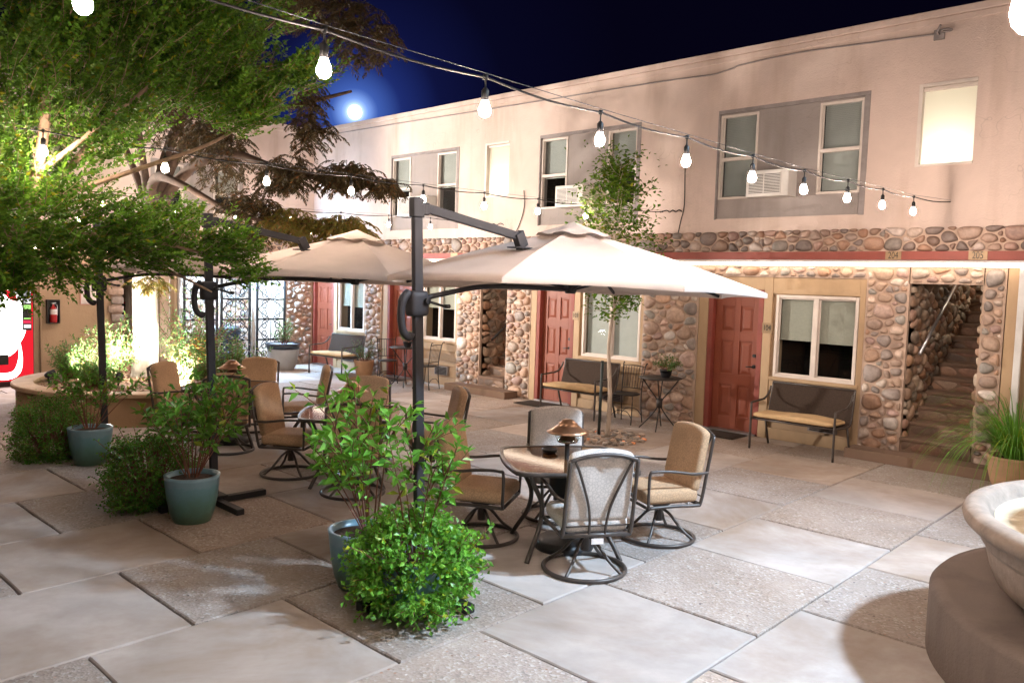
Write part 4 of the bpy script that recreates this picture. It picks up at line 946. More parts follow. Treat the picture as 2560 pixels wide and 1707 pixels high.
# ------------------------------------------------------------------ vending machine
VX, V0, V1, VH = -16.08, 3.62, 4.60, 1.80
vm = thing('vending_machine', 'glowing red and white drink vending machine at the left edge', 'vending machine', ((VX - .4), (V0 + V1) / 2, 0))
m = MB(); m.box(VX - .78, VX - .02, V0, V1, .06, VH); m.box(VX - .72, VX - .06, V0 + .03, V1 - .03, 0, .06); m.build('cabinet', M('vending_cabinet', (.05, .012, .015), .35), vm, bevel=.015)
RED = EM('backlit_red', (.85, .02, .035), 1.0); WHT = EM('backlit_white', (1, .97, .95), 5.5)
m = MB(); m.box(VX - .019, VX, V0 + .02, V1 - .02, .10, VH - .03); pn = m.build('front_panel', RED, vm, bevel=.006)
m = MB()
def ribbon(pts, wd, off=.004):
    pts = crom([Vector((0, a, b)) for a, b in pts], 8); n = len(pts); rows = []
    for i, p in enumerate(pts):
        d = (pts[min(i + 1, n - 1)] - pts[max(i - 1, 0)]).normalized(); s = Vector((0, -d.z, d.y)); k = wd * (math.sin(math.pi * min(1, .12 + .85 * i / (n - 1))) if isinstance(wd, float) else 1)
        rows.append((p + s * k, p - s * k))
    for i in range(n - 1):
        q = [rows[i][0], rows[i + 1][0], rows[i + 1][1], rows[i][1]]; m.poly([(VX + off, a.y, a.z) for a in q])
P0 = V0 + .02
ribbon([(P0 + .02, 1.25), (P0 + .10, 1.55), (P0 + .26, 1.68), (P0 + .40, 1.56), (P0 + .38, 1.36), (P0 + .22, 1.25)], .075)
ribbon([(P0 + .40, 1.72), (P0 + .52, 1.55), (P0 + .68, 1.44), (P0 + .74, 1.54), (P0 + .66, 1.68), (P0 + .52, 1.73)], .05, .005)
ribbon([(P0 + .14, 1.2), (P0 + .40, 1.34), (P0 + .62, 1.36), (P0 + .70, 1.15), (P0 + .62, .8), (P0 + .30, .62)], .16, .006)
ribbon([(P0 + .10, 1.1), (P0 + .30, 1.1), (P0 + .5, 1.0), (P0 + .52, .75), (P0 + .3, .6), (P0 + .12, .7)], .2, .007)
ribbon([(P0 + .02, .36), (P0 + .22, .25), (P0 + .46, .19), (P0 + .66, .25), (P0 + .73, .48), (P0 + .72, .8)], .06, .008)
m.build('logo', WHT, pn)
m = MB(); m.mat = 0; m.box(VX + .001, VX + .012, V1 - .19, V1 - .05, 1.0, VH - .05)
for k, (z0, z1, mm) in enumerate(((1.62, 1.72, 1), (1.48, 1.58, 1), (1.38, 1.45, 2), (1.20, 1.22, 2), (1.04, 1.10, 1))): m.mat = mm; m.box(VX + .0121, VX + .016, V1 - .17, V1 - .06, z0, z1)
m.mat = 3; m.box(VX + .0121, VX + .015, V1 - .18, V1 - .055, 1.12, 1.18); m.build('keypad', [MT['black'], EM('button_white', (1, 1, 1), 1.1), EM('green_display', (.5, 1, .25), 1.2), EM('red_button', (.9, .05, .12), .9)], vm)
m = MB(); m.box(VX + .009, VX + .03, V0 + .30, V0 + .56, .40, .58); m.build('delivery_flap', MT['black'], vm, bevel=.008)
lamp('AREA', 'vending_glow', (VX + .03, 4.1, 1.0), 26, (1, .82, .8), (VX + 1, 4.1, .9), .3)

# ------------------------------------------------------------------ round raised planter
PC = (-12.6, 5.2)
pl = thing('planter', 'round raised stucco planter with a stone cap round the lit trunk', 'planter', (*PC, 0))
m = MB(); m.lathe([(1.78, -.02), (1.78, .40), (1.60, .40), (1.60, .25)], 64, (*PC, 0)); m.build('wall', MT['planter'], pl)
m = MB(); m.lathe([(1.56, .401), (1.83, .401), (1.845, .412), (1.845, .45), (1.83, .462), (1.56, .462), (1.55, .45), (1.55, .412), (1.56, .401)], 64, (*PC, 0), False); m.build('cap', MT['cap'], pl)
m = MB(); rr = [[(rnd.random(), ) for _ in range(40)] for _ in range(10)]
g = [[m.V((PC[0] + 1.6 * i / 9 * math.cos(2 * math.pi * k / 40), PC[1] + 1.6 * i / 9 * math.sin(2 * math.pi * k / 40), .38 + rnd.uniform(-.02, .03) + .06 * (1 - i / 9))) for k in range(40)] for i in range(1, 10)]
for a, b in zip(g, g[1:]):
    for k in range(40): m.F((a[k], a[(k + 1) % 40], b[(k + 1) % 40], b[k]))
m.F(g[0])
for _ in range(1500):
    q = math.sqrt(rnd.random()) * 1.53; a = rnd.uniform(0, 6.283); p = Vector((PC[0] + q * math.cos(a), PC[1] + q * math.sin(a), .41 + .05 * (1 - q / 1.6))); d = rvec(); d.z *= .3; k = rnd.uniform(.5, 1.3); m.col = (k, k * .95, k * .9); m.leaf(p, d, Vector((0, 0, 1)), rnd.uniform(.04, .09), .02, .1)
m.col = (1, 1, 1); mulch = m.build('mulch', MT['mulch'], kind='stuff'); mulch['label'] = 'reddish bark mulch in the round planter'
def uplight(x, y, tgt, e, lab, ang=70):
    r = thing('spotlight', lab, 'spotlight', (x, y, .42), 'planter spotlights'); d = (Vector(tgt) - Vector((x, y, .55))).normalized(); p = Vector((x, y, .55))
    m = MB(); m.tube([p - d * .07, p - d * .02, p + d * .07], [.028, .05, .052], 14, False); m.tube([p - d * .07, p - d * .055], [.0, .03], 14, False); m.tube([p + d * .045, p + d * .046], [.048, .0], 14, False); m.build('housing', MT['black'], r)
    m = MB(); m.tube([(x, y, .36), tuple(p - d * .03)], .012, 8); m.build('stake', MT['black'], r)
    lamp('SPOT', 'spot_beam', p + d * .09, e, (.98, 1, .93), tgt, .03, ang, .6)
uplight(-13.05, 3.93, (-13.2, 5.0, .9), 420, 'black planter spotlight at the vending-machine side, aimed at a pale shrub', 95)
uplight(-12.1, 4.55, (-12.95, 5.3, 1.6), 950, 'black planter spotlight below the lit trunk', 75)
uplight(-11.55, 5.1, (-12.4, 6.0, .9), 900, 'black planter spotlight on the gate side, aimed at the flowers', 90)
lamp('POINT', 'spot_spill', (-12.75, 4.75, .85), 70, (1, 1, .93), None, .12)

# ------------------------------------------------------------------ fountain at the right edge
FC = (.06, 5.68)
fo = thing('fountain', 'pale cast-stone fountain bowl on a dark round concrete base', 'fountain', (*FC, 0))
m = MB(); m.lathe([(1.50, -.02), (1.50, .36), (1.47, .395), (1.40, .40), (0, .40)], 96, (*FC, 0)); m.build('base', MT['ped'], fo)
m = MB(); m.lathe([(1.06, .401), (1.10, .42), (1.16, .47), (1.20, .56), (1.225, .66), (1.225, .675), (1.235, .68), (1.25, .70), (1.255, .76), (1.27, .765), (1.31, .78), (1.345, .81), (1.355, .845), (1.34, .88), (1.30, .90), (1.25, .895), (1.22, .87), (1.205, .83), (1.15, .80), (1.0, .76), (.6, .68), (0, .64)], 96, (*FC, 0)); m.build('bowl', MT['fount'], fo)
wm, N, L, b = nt('fountain_water'); b.inputs['Base Color'].default_value = (.62, .55, .40, 1); b.inputs['Roughness'].default_value = .08; bump(N, L, b, noise(N, L, coord(N, L), 7, 3), .25, .02)
m = MB(); m.lathe([(1.185, .825), (0, .825)], 64, (*FC, 0), False); m.build('water', wm, fo)
m = MB(); m.lathe([(0, .66), (.22, .66), (.2, .9), (.14, 1.05), (.16, 1.25), (.3, 1.32), (.62, 1.42), (.68, 1.48), (.60, 1.47), (0, 1.40)], 40, (*FC, 0)); m.build('upper_tier', MT['fount'], fo)

# ------------------------------------------------------------------ parked car glimpsed through the passage
car = thing('parked_car', 'dark red parked car glimpsed through the passage behind the planter', 'car', (-20.2, 7.4, 0))
prof = [(-2.1, .35), (-2.15, .62), (-2.0, .85), (-1.15, .95), (-.55, 1.38), (.75, 1.42), (1.45, 1.0), (2.05, .92), (2.15, .6), (2.1, .35)]
m = MB(); m.M = Matrix.Translation((-20.2, 7.4, 0)) @ Matrix.Rotation(R(80), 4, 'Z')
for (a, b), (c, d) in zip(prof, prof[1:]): m.poly([(a, -.85, b), (c, -.85, d), (c, .85, d), (a, .85, b)])
for s in (-.85, .85): m.poly([(a, s, b) for a, b in (prof if s > 0 else prof[::-1])])
m.build('body', MT['carred'], car, bevel=.06)
m = MB(); m.M = Matrix.Translation((-20.2, 7.4, 0)) @ Matrix.Rotation(R(80), 4, 'Z')
for s in (-.853, .853): m.poly([(-1.0, s, .97), (-.5, s, 1.33), (.7, s, 1.36), (1.3, s, 1.02)])
m.build('window', MT['dark'], car)
for a in (-1.35, 1.35):
    for s in (-.8, .8):
        m = MB(); m.M = Matrix.Translation((-20.2, 7.4, 0)) @ Matrix.Rotation(R(80), 4, 'Z') @ Matrix.Translation((a, s, .32)) @ Matrix.Rotation(R(90), 4, 'X'); m.ring((0, 0, 0), .235, .085, 24, 8); wz = m.build('wheel', MT['rubber'], car)
        m = MB(); m.M = Matrix.Translation((-20.2, 7.4, 0)) @ Matrix.Rotation(R(80), 4, 'Z') @ Matrix.Translation((a, s, .32)) @ Matrix.Rotation(R(90), 4, 'X'); m.lathe([(0, -.06), (.16, -.05), (.16, .05), (0, .06)], 20); m.build('rim', MT['steel'], wz)
UPV = Vector((0, 0, 1))
def shade(lo, hi, warm=0.):
    k = rnd.uniform(lo, hi); t = rnd.uniform(-.12, .12)
    if rnd.random() < .05: return (k * 2.1, k * 1.05, k * .6)      # a yellowing or browning leaf
    return (k * (1 + t + warm), k, k * (1 - t))
def pot(loc, r0, r1, h, mats, name, lab, cat='plant pot', group=None, rim=.02):
    r = thing(name, lab, cat, loc, group); x, y, z = loc
    m = MB(); m.lathe([(r0 * .96, 0), (r0, .01), (r0 + (r1 - r0) * .38, h * .2), (r0 + (r1 - r0) * .72, h * .48), (r0 + (r1 - r0) * .93, h * .78), (r1, h - .03), (r1 + .006, h), (r1 - rim, h), (r1 - rim - .01, h - .05)], 40, loc); m.build('body', mats, r)
    m = MB(); m.lathe([(r1 - rim - .008, h - .04), (r1 * .5, h - .025), (0, h - .02)], 24, loc); m.build('soil', MT['soil'], r); return r
def leafy_stem(mb, st, p, d, L, leafL, leafW, n, curve=.35, k=(.7, 1.2), droop=.0, t0=.22):
    """a curved stem (into st) carrying alternate leaves (into mb)"""
    pts = [p]; dd = d.normalized(); side = rvec(); side.z = 0
    for i in range(8):
        dd = (dd + side * curve * .1 + Vector((0, 0, -droop * .12))).normalized(); pts.append(pts[-1] + dd * L / 8)
    st.tube(pts, [.0035 * (1 - .6 * i / 8) * (1 + L) for i in range(9)], 4, False); a = rnd.uniform(0, 6.28)
    for i in range(n):
        t = t0 + (1 - t0) * (i + .5) / n; q = t * 8; j = min(7, int(q)); b = pts[j].lerp(pts[j + 1], q - j); ax = (pts[j + 1] - pts[j]).normalized(); a += 2.4
        o = ax.orthogonal().normalized(); o = (o * math.cos(a) + ax.cross(o) * math.sin(a)); mb.col = shade(*k)
        mb.leaf(b, (o * .9 + ax * .55 + Vector((0, 0, rnd.uniform(-.35, .1)))), UPV + rvec() * .8, leafL * rnd.uniform(.65, 1.15), leafW * rnd.uniform(.8, 1.15), .22)
    for s in (-1, 1): mb.col = shade(*k); mb.leaf(pts[-1], dd + rvec() * .5, UPV, leafL * .7, leafW * .7)
def tall_shrub(loc, name, lab, h, nst, spread, leafL, leafW, npl, seed, k=(.7, 1.2), group=None, cat='shrub', lean=(0, 0), mat='leafC'):
    rnd.seed(seed); r = thing(name, lab, cat, loc, group); mb, st = MB(), MB(); base = Vector(loc)
    for i in range(nst):
        a = rnd.uniform(0, 6.28); s = rnd.uniform(.1, 1) * spread; L = h * rnd.uniform(.55, 1.0); d = Vector((math.cos(a) * s + lean[0], math.sin(a) * s + lean[1], 1))
        p = base + Vector((math.cos(a) * .05, math.sin(a) * .05, 0)); leafy_stem(mb, st, p, d, L * d.length * .9, leafL, leafW, npl, rnd.uniform(-.5, .5), k, .25, .5)
        for q in range(3):   # side shoots
            t = rnd.uniform(.5, .88); dd = d.normalized() + Vector((math.cos(a + rnd.uniform(-1.5, 1.5)), math.sin(a + rnd.uniform(-1.5, 1.5)), .3)) * .8
            leafy_stem(mb, st, p + d.normalized() * L * t, dd, L * .28, leafL, leafW, max(4, npl // 3), .4, k, .3)
    mb.col = (1, 1, 1); mb.build('foliage', MT[mat], r); st.build('stem', MT['stem'], r); return r
def mound(loc, name, lab, rx, rz, n, leafL, leafW, seed, k=(.6, 1.25), cat='bush', group=None, trail=.0, mat='leafC', zc=None):
    """a low dense bush: short twigs of small leaves over a lumpy dome"""
    rnd.seed(seed); r = thing(name, lab, cat, loc, group); mb, st = MB(), MB(); x, y, z = loc; zc = z + rz * .42 if zc is None else zc
    for i in range(n):
        v = rvec(); lump = 1 + .30 * mnoise.noise(v * 2.1 + Vector((seed, 0, 0))) + .22 * mnoise.noise(v * 5 + Vector((0, seed, 0))); q = rnd.uniform(.45, 1.0) ** .5
        p = Vector((x + v.x * rx * lump * q, y + v.y * rx * lump * q, zc + v.z * rz * .6 * lump * q))
        if p.z < z + .015: p.z = z + rnd.uniform(.015, .08)
        d = (v + UPV * .55 + rvec() * .5 - UPV * trail).normalized(); L = rnd.uniform(.06, .13) if rnd.random() < .9 else rnd.uniform(.15, .24)
        for j in range(7):
            b = p + d * L * j / 6; o = d.orthogonal().normalized(); a = j * 2.4 + i; o = o * math.cos(a) + d.cross(o) * math.sin(a); mb.col = shade(*k); mb.leaf(b, o + d * .6, UPV * .6 + rvec(), leafL * rnd.uniform(.7, 1.2), leafW, .18)
        if i % 3 == 0: st.tube([Vector((x, y, z + .02)).lerp(p, .35), p, p + d * L], .0028, 4, False)
    mb.col = (1, 1, 1); mb.build('foliage', MT[mat], r); st.build('stem', MT['stem'], r); return r
def sprigs(loc, name, lab, h, n, nl, L, W, seed, k=(.6, 1.2), spread=.7, cat='plant', group=None, mat='leafD', droop=.6, flowers=None):
    rnd.seed(seed); r = thing(name, lab, cat, loc, group); mb, st = MB(), MB()
    for i in range(n):
        a = rnd.uniform(0, 6.28); s = rnd.uniform(0, spread); d = Vector((math.cos(a) * s, math.sin(a) * s, 1)); leafy_stem(mb, st, Vector(loc) + Vector((math.cos(a), math.sin(a), 0)) * rnd.uniform(0, .1), d, h * rnd.uniform(.5, 1.05), L, W, nl, .5, k, droop)
    mb.col = (1, 1, 1); mb.build('foliage', MT[mat], r); st.build('stem', MT['stem'], r)
    if flowers:
        f = MB()
        for i in range(60):
            a = rnd.uniform(0, 6.28); q = rnd.uniform(0, spread * h * .9); f.col = (1, 1, 1); p = Vector(loc) + Vector((math.cos(a) * q, math.sin(a) * q, h * rnd.uniform(.5, 1)))
            for e in range(5): f.leaf(p, Vector((math.cos(e * 1.257), math.sin(e * 1.257), .3)), UPV, .03, .02)
        f.build('blossom', flowers, r, kind='stuff')
    return r
# ---- potted shrubs weighing down the umbrella feet
PTS = [((-4.42, 3.26), 'green glazed pot half hidden behind the bright front bush'), ((-6.57, 3.07), 'blue-green glazed pot at the foot of the middle umbrella pole'), ((-9.25, 3.18), 'blue-green glazed pot at the foot of the farthest umbrella pole')]
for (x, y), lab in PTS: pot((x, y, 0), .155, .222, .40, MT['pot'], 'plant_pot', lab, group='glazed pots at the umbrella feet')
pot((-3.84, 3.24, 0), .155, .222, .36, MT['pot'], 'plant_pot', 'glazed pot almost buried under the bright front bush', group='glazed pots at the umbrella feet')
tall_shrub((-4.30, 3.26, .38), 'potted_shrub', 'tall bright green shrub climbing beside the nearest umbrella pole', 1.14, 15, .56, .105, .048, 13, 11, (.8, 1.45), 'leggy shrubs in the pots', lean=(.05, .0))
tall_shrub((-3.80, 3.22, .36), 'potted_shrub', 'bright leafy shoots just in front of the nearest umbrella pole', .98, 5, .30, .095, .042, 16, 12, (.8, 1.25), 'leggy shrubs in the pots', lean=(.1, .05))
tall_shrub((-6.57, 3.07, .38), 'potted_shrub', 'dark leggy shrub in the pot at the middle umbrella pole', .92, 17, .80, .105, .052, 13, 13, (.55, 1.05), 'leggy shrubs in the pots', lean=(-.12, .05))
tall_shrub((-9.25, 3.18, .38), 'potted_shrub', 'sparse leggy shrub in the pot at the farthest umbrella pole', .72, 15, .75, .09, .04, 8, 14, (.55, 1.0), 'leggy shrubs in the pots', lean=(.0, .1))
mound((-3.84, 3.24, .08), 'bush', 'bright green bush in front, spilling over its pot', .37, .50, 1000, .042, .029, 21, (.7, 1.5), group='round bushes at the umbrella feet', trail=.25)
mound((-7.22, 2.98, .0), 'bush', 'dark green feathery bush beside the middle blue-green pot', .36, .60, 1250, .034, .017, 22, (.45, .9), group='round bushes at the umbrella feet')
mound((-9.78, 2.95, .0), 'bush', 'dark green feathery bush beside the farthest blue-green pot', .38, .60, 1050, .036, .018, 23, (.45, .9), group='round bushes at the umbrella feet')
# ---- other pots
pot((-16.10, 9.62, 0), .24, .36, .58, MT['greypot'], 'plant_pot', 'large grey pot with a dark band beside the iron gate', rim=.04)
m = MB(); m.lathe([(.335, .47), (.36, .475), (.375, .60), (.355, .605), (.33, .60)], 40, (-16.10, 9.62, 0)); o = m.build('dark_band', MT['potband'], bpy.data.objects[[q.name for q in bpy.data.objects if q.get('label', '').startswith('large grey pot')][0]])
sprigs((-16.10, 9.62, .56), 'potted_plant', 'green bushy plant in the large grey pot by the gate', .62, 26, 12, .06, .022, 31, (.6, 1.1))
pot((-14.05, 10.35, 0), .15, .21, .36, MT['terra'], 'plant_pot', 'terracotta pot between the farthest bench and a stone pier')
sprigs((-14.05, 10.35, .34), 'potted_plant', 'green plant in the terracotta pot beside the farthest bench', .50, 26, 12, .06, .02, 32, (.5, 1.0), .9)
pot((-1.93, 10.32, 0), .20, .27, .36, MT['terra'], 'plant_pot', 'terracotta pot at the right edge under the grassy plant', rim=.035)
rnd.seed(33); gp = thing('grassy_plant', 'green grassy plant arching out of the terracotta pot at the right edge', 'plant', (-1.93, 10.32, .34)); mb = MB()
for i in range(420):
    a = rnd.uniform(0, 6.28); s = rnd.uniform(.25, 1.0); p = Vector((-1.93 + .1 * math.cos(a), 10.32 + .1 * math.sin(a), .34)); d = Vector((math.cos(a) * s * .62, math.sin(a) * s * .62, rnd.uniform(.85, 1.15))); L = rnd.uniform(.85, 1.5); mb.col = shade(.6, 1.25); pts = [p]; dd = d.normalized()
    for j in range(9): dd = (dd + Vector((math.cos(a) * .07, math.sin(a) * .07, -.25 * s - .06 * j * .6))).normalized(); pts.append(pts[-1] + dd * L / 9)
    sd = Vector((-math.sin(a), math.cos(a), 0))
    for j in range(9):
        w0 = .0065 * (1 - j / 9.5); w1 = .0065 * (1 - (j + 1) / 9.5); mb.poly([pts[j] - sd * w0, pts[j] + sd * w0, pts[j + 1] + sd * w1, pts[j + 1] - sd * w1])
mb.col = (1, 1, 1); mb.build('foliage', MT['leafC'], gp)
def tablepot(x, y, lab1, lab2, sd, h=.26, spread=1.0, L=.05):
    pot((x, y, .781), .06, .09, .12, MT['black'], 'plant_pot', lab1, group='small black pots on the bistro tables'); sprigs((x, y, .89), 'potted_plant', lab2, h, 30, 12, L, .018, sd, (.5, 1.0), spread, droop=1.2)
tablepot(-6.45, 10.25, 'small black pot on the bistro table by the stone pier', 'trailing fern on the bistro table by the stone pier', 41)
tablepot(-12.30, 10.1, 'small black pot on the bistro table behind the umbrella pole', 'stubby light green plant on the bistro table behind the umbrella pole', 42, .22, .5, .06)
# ---- planter plants
PLN = [(-13.55, 4.35, .55, 'pale shrub in the planter nearest the vending machine', 51, None), (-13.0, 4.75, .95, 'tall feathery shrub in the planter left of the lit trunk', 52, None), (-13.9, 5.4, 1.0, 'dim shrub at the back of the planter near the extinguisher', 53, None), (-12.25, 5.75, .80, 'pale shrub in the planter right of the lit trunk', 54, None), (-11.75, 5.55, .72, 'orange-flowered shrub in the planter in front of the gates', 55, 'o'), (-11.6, 6.1, .75, 'airy flowering plant at the gate side of the planter', 56, 'p'), (-12.35, 4.3, .38, 'small grassy clump in the planter below the trunk', 57, None), (-13.3, 6.2, 1.5, 'tall green shrub behind the lit trunk', 58, None)]
OR = M('orange_petal', (.6, .2, .03), .5, trans=.3); PK = M('pale_petal', (.6, .45, .42), .5, trans=.3)
for x, y, h, lab, sd, fl in PLN: sprigs((x, y, .40), 'planter_shrub', lab, h, 64, 20, .08, .024, sd, (.7, 1.4), .62, 'shrub', 'shrubs in the round planter', 'leafD', .6, {'o': OR, 'p': PK, None: None}[fl])
# ---- pebble bed and slender staked tree
rnd.seed(61); mb = MB()
for i in range(330):
    a = rnd.uniform(0, 6.28); q = .52 * math.sqrt(rnd.random()); s = rnd.uniform(.018, .042); mb.col = shade(.5, 1.5); c = (-6.58 + q * math.cos(a), 9.02 + q * math.sin(a) * 1.1, s * .45)
    mb.rbox((s * 2, s * 1.5, s * 1.1), s * .5, 3, c=c)
mb.col = (1, 1, 1); pb = mb.build('pebble_bed', MT['pebble'], kind='stuff'); pb['label'] = 'ring of pebbles round the slender tree'
def branchy(st, p, d, L, r, depth, tips, wob=.25, up=.15, kids=(2, 3), shrink=.68):
    pts = [Vector(p)]; dd = Vector(d).normalized(); n = 6
    for i in range(n): dd = (dd + rvec() * wob * .5 + UPV * up * .2).normalized(); pts.append(pts[-1] + dd * L / n)
    st.tube(pts, [r * (1 - .45 * i / n) for i in range(n + 1)], 7 if r > .03 else 5, False)
    if depth == 0: tips.append((pts[-1], dd)); return
    for k in range(rnd.randint(*kids)):
        t = rnd.uniform(.45, 1); j = min(n - 1, int(t * n)); nd = (dd + rvec() * .75).normalized(); branchy(st, pts[j + 1], nd, L * shrink * rnd.uniform(.8, 1.15), r * .55, depth - 1, tips, wob, up, kids, shrink)
    tips.append((pts[-1], dd))
rnd.seed(62); T3 = thing('slender_tree', 'slender staked young tree rising past the nearest umbrella canopy', 'tree', (-6.58, 9.02, 0)); st = MB(); lf = MB(); tips = []
trk = crom([(-6.58, 9.02, 0), (-6.57, 9.03, .6), (-6.60, 9.0, 1.3), (-6.56, 9.04, 2.0), (-6.58, 9.0, 2.8), (-6.54, 9.02, 3.6)], 5); st.tube(trk, [.036 - .026 * i / (len(trk) - 1) for i in range(len(trk))], 10)
for i in range(125):
    z = rnd.uniform(1.66, 3.85); a = rnd.uniform(0, 6.28); w_ = (.34 if z < 2.1 else .62 if z < 2.85 else .52 if z < 3.3 else .26); p = Vector((-6.57, 9.02, z)); d = Vector((math.cos(a), math.sin(a), rnd.uniform(.0, .7)))
    pts = [p, p + d * w_ * .5, p + d * w_ + UPV * rnd.uniform(-.08, .12)]; st.tube(crom(pts, 3), .004, 4, False)
    for q in range(30):
        b = pts[1].lerp(pts[2], rnd.uniform(-.6, 1.15)) + rvec() * .11; lf.col = shade(.5, 1.2, .35 if rnd.random() < .4 else 0); dd = rvec(); dd.z *= .5; lf.leaf(b, dd, UPV + rvec() * .6, rnd.uniform(.05, .09), rnd.uniform(.032, .058), .2)
for i in range(90):   # airy outliers
    a = rnd.uniform(0, 6.28); q = rnd.uniform(.35, .8); b = Vector((-6.57 + q * math.cos(a), 9.02 + q * math.sin(a), rnd.uniform(2.5, 4.1))); lf.col = shade(.5, 1, .3); lf.leaf(b, rvec(), UPV, .05, .03)
lf.col = (1, 1, 1); st.build('trunk', MT['bark2'], T3); lf.build('crown', MT['leafA'], T3)
m = MB(); m.tube([(-6.70, 8.98, 0), (-6.69, 8.99, 1.07)], .022, 8); o = m.build('tree_stake', M('green_stake', (.018, .03, .03), .5)); tag(o, 'dark green metal stake beside the slender tree trunk', 'stake')
# ---- crape tree filling the upper left
rnd.seed(71); T1 = thing('crape_tree', 'large small-leaved green tree overhanging the upper left with peeling bark', 'tree', (-8.0, 1.15, 0)); st = MB(); lf = MB()
TR = [[(-8.0, 1.15, 0), (-7.9, 1.35, .8), (-7.68, 1.7, 1.6), (-7.45, 1.98, 2.3), (-7.35, 2.13, 2.87), (-7.33, 2.2, 3.5), (-7.42, 2.2, 4.3), (-7.3, 2.3, 5.0)], [(-8.0, 1.15, 0), (-8.1, 1.5, .9), (-8.0, 2.0, 2.0), (-7.7, 2.5, 3.0), (-7.2, 3.0, 3.8)], [(-8.0, 1.15, 0), (-8.3, 1.2, 1.2), (-8.4, 1.6, 2.6), (-8.3, 2.0, 4.2)]]
for i, t in enumerate(TR): pts = crom(t, 5); n = len(pts); st.tube(pts, [.075 * (1 - .7 * k / n) * (1 if i == 0 else .8) for k in range(n)], 9)
LIMB = [((-7.40, 2.05, 2.6), (-6.9, 2.75, 2.95), (-6.35, 3.25, 3.25), (-5.9, 3.6, 3.72)), ((-7.35, 2.13, 2.87), (-6.9, 2.5, 3.3), (-6.5, 2.9, 3.8), (-6.2, 3.2, 4.4)), ((-7.45, 1.98, 2.3), (-7.0, 2.5, 2.4), (-6.5, 3.0, 2.3), (-6.1, 3.3, 2.15)), ((-7.33, 2.2, 3.5), (-6.9, 2.6, 4.2), (-6.6, 2.9, 4.8)), ((-7.9, 2.1, 2.2), (-7.4, 2.7, 2.3), (-7.0, 3.1, 2.1), (-6.7, 3.3, 1.95)), ((-7.6, 1.8, 1.9), (-7.3, 2.2, 2.1), (-7.0, 2.45, 2.0))]
for t in LIMB: pts = crom(t, 5); n = len(pts); st.tube(pts, [.026 * (1 - .8 * k / n) for k in range(n)], 6)
BL = [((-7.15, 2.30, 3.95), (.75, .75, .85), 620), ((-6.55, 2.95, 4.05), (.60, .55, .70), 430), ((-7.45, 1.95, 3.0), (.65, .65, .62), 400), ((-7.20, 2.25, 2.38), (.75, .75, .36), 300), ((-6.75, 2.75, 2.38), (.46, .46, .28), 160), ((-6.32, 3.15, 2.3), (.24, .24, .16), 50), ((-6.25, 3.25, 3.45), (.34, .34, .26), 150), ((-6.95, 2.5, 3.3), (.40, .4, .40), 130), ((-7.6, 1.75, 2.1), (.5, .5, .28), 160), ((-6.2, 3.3, 4.3), (.35, .35, .5), 140), ((-5.9, 3.55, 3.72), (.26, .26, .16), 50), ((-6.2, 3.25, 2.12), (.16, .16, .08), 14), ((-7.3, 2.35, 5.0), (.8, .8, .5), 200), ((-6.3, 3.05, 5.0), (.5, .5, .4), 90)]
for c, r_, n in BL:
    for i in range(int(n * 2.0)):
        v = rvec() * rnd.random() ** .42; p = Vector(c) + Vector((v.x * r_[0], v.y * r_[1], v.z * r_[2]))
        if mnoise.noise(p * 2.6) < -.34 or any((p - Vector((-7.04, by, bz))).length < .27 for by, bz in S2): continue
        o = (p - Vector((-7.35, 2.1, 2.6))); d = (o.normalized() * .7 + Vector((.3, .3, .25)) + rvec() * .6).normalized(); L = rnd.uniform(.16, .34); w_ = rnd.random(); gk = 1 + .55 * mnoise.noise(p * 3.1 + Vector((9, 3, 1))); kk = (.5 * gk, 1.15 * gk) if w_ < .8 else (.9 * gk, 1.6 * gk); pts = [p]; dd = d
        for j in range(6): dd = (dd + rvec() * .12 + Vector((0, 0, .05))).normalized(); pts.append(pts[-1] + dd * L / 6)
        if i % 2 == 0: st.tube(pts, [.0032 - .0004 * j for j in range(7)], 3, False)
        sd = dd.cross(UPV + rvec() * .5).normalized(); nl = int(L / .026)
        for j in range(nl):
            t = j / nl * 6; a = int(t); b = pts[min(a, 5)].lerp(pts[min(a + 1, 6)], t - a)
            for s in (-1, 1):
                if rnd.random() < .12: continue
                lf.col = shade(*kk, .15 if rnd.random() < .1 else 0); lf.leaf(b, sd * s + dd * .65 + rvec() * .35, UPV * .6 + rvec(), rnd.uniform(.034, .056), rnd.uniform(.021, .033), .15)
        lf.leaf(pts[-1], dd, UPV, .035, .015)
lf.col = (1, 1, 1); st.build('trunk', MT['bark'], T1); lf.build('crown', MT['leafA'], T1)
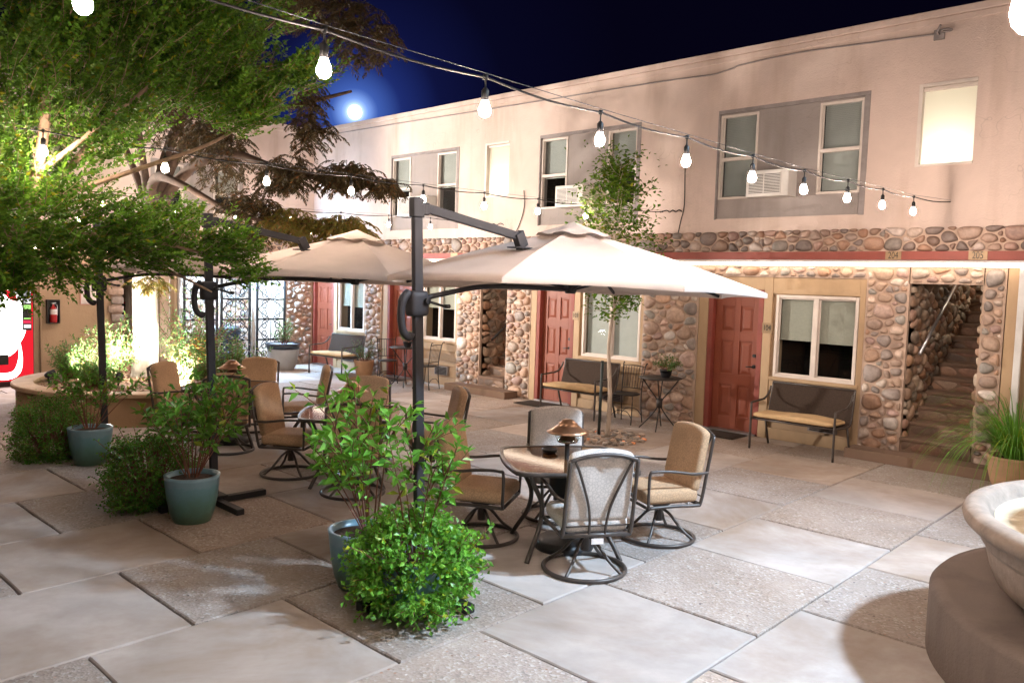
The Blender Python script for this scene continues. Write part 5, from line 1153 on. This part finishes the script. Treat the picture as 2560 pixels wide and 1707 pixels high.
# ---- dark feathery tree growing out of the planter
rnd.seed(81); T2 = thing('feathery_tree', 'dark feathery-leaved tree with a floodlit white trunk in the planter', 'tree', (-13.05, 5.3, .4)); st = MB(); lf = MB()
lb = MB(); pts = crom([(-13.05, 5.3, .3), (-13.03, 5.32, 1.0), (-13.0, 5.3, 2.0), (-12.9, 5.35, 3.0)], 6); st.tube(pts, [.24, .215] + [.20 - .03 * k / 17 for k in range(len(pts) - 2)], 18)
LB = [((-12.95, 5.33, 2.8), (-12.3, 5.5, 3.9), (-11.5, 5.8, 4.4), (-10.4, 6.2, 4.5), (-9.5, 6.7, 4.7)), ((-12.95, 5.33, 2.6), (-12.3, 5.5, 3.5), (-11.2, 5.7, 3.85), (-10.3, 6.1, 3.6), (-9.6, 6.6, 3.45), (-9.0, 6.95, 3.35)), ((-12.95, 5.33, 2.9), (-12.4, 5.2, 3.5), (-11.6, 5.2, 3.4), (-10.7, 5.5, 3.0), (-10.2, 5.8, 2.85)), ((-12.9, 5.35, 3.0), (-12.5, 5.6, 4.4), (-11.6, 6.0, 5.4), (-10.4, 6.4, 5.9), (-9.4, 6.9, 5.9)), ((-12.9, 5.35, 3.0), (-13.2, 5.0, 4.2), (-13.6, 4.6, 5.4)), ((-12.9, 5.35, 3.0), (-12.4, 4.9, 4.6), (-11.8, 4.6, 5.6))]
for i, t in enumerate(LB): pp = crom(t, 6); n = len(pp); lb.tube(pp, [(.10 if i < 4 else .08) * (1 - .85 * k / n) for k in range(n)], 8)
def frond(p, d, L, k, dark=True):
    pts = [p]; dd = d.normalized()
    for i in range(6): dd = (dd + Vector((0, 0, -.26)) + rvec() * .05).normalized(); pts.append(pts[-1] + dd * L / 6)
    for i in range(12):
        t = (.6 + i) / 12.6 * 6; a = min(5, int(t)); b = pts[a].lerp(pts[a + 1], t - a); ax = (pts[a + 1] - pts[a]).normalized(); sd = ax.cross(UPV)
        sd = sd.normalized() if sd.length > .05 else ax.orthogonal().normalized(); ll = L * .36 * math.sin(math.pi * (.25 + .68 * i / 12))
        for s in (-1, 1): lf.col = k(); lf.leaf(b, sd * s + ax * .8 + Vector((0, 0, -.45)) + rvec() * .3, UPV * .4 + rvec(), ll * rnd.uniform(.7, 1.1), .017, .05)
def dk(): return shade(.35, .95, rnd.choice((0, .0, .25)))
def lit_olive(): return (rnd.uniform(1.2, 2.2), rnd.uniform(1.3, 2.1), .8)  # lower fronds brightened in colour, as if lit by the bulbs
FR = [((-9.35, 6.75, 5.45), (.55, .55, .42), 90, dk), ((-9.9, 6.45, 5.9), (.9, .6, .35), 90, dk), ((-9.95, 6.3, 4.6), (.2, .2, .3), 30, dk), ((-10.0, 6.35, 4.15), (.35, .3, .28), 36, dk), ((-9.5, 6.65, 3.55), (.55, .35, .2), 95, dk), ((-10.2, 6.1, 3.55), (.5, .35, .28), 80, dk), ((-10.55, 5.75, 3.1), (.45, .35, .22), 60, dk), ((-10.0, 6.1, 2.85), (.5, .4, .22), 90, lit_olive), ((-9.4, 6.55, 2.80), (.42, .35, .2), 80, lit_olive), ((-10.5, 5.8, 2.7), (.4, .3, .2), 40, dk), ((-11.3, 5.6, 4.0), (.6, .4, .4), 70, dk), ((-12.2, 5.3, 4.6), (.8, .6, .6), 90, dk), ((-11.4, 5.9, 5.2), (.8, .6, .5), 90, dk), ((-9.75, 6.3, 2.55), (.3, .25, .12), 26, lit_olive), ((-9.0, 6.95, 3.4), (.25, .25, .12), 30, dk), ((-12.8, 4.9, 5.4), (.9, .8, .6), 60, dk), ((-12.3, 6.3, 3.9), (.7, .5, .5), 50, dk), ((-13.2, 6.2, 4.7), (.7, .6, .5), 50, dk), ((-12.45, 5.15, 1.95), (.25, .2, .12), 14, lit_olive)]
for c, r_, n, kf in FR:
    for i in range(int(n * 2.3)):
        v = rvec() * rnd.random() ** .4; p = Vector(c) + Vector((v.x * r_[0], v.y * r_[1], v.z * r_[2])); a = rnd.uniform(0, 6.28); frond(p, Vector((math.cos(a), math.sin(a), rnd.uniform(-.1, .5))), rnd.uniform(.20, .34), kf)
        if i % 5 == 0: lb.tube([Vector(c).lerp(p, .2), p], .006, 4, False)
lf.col = (1, 1, 1); st.build('trunk', MT['bark2'], T2); lb.build('branch', MT['limb'], T2); lf.build('crown', MT['leafB'], T2)
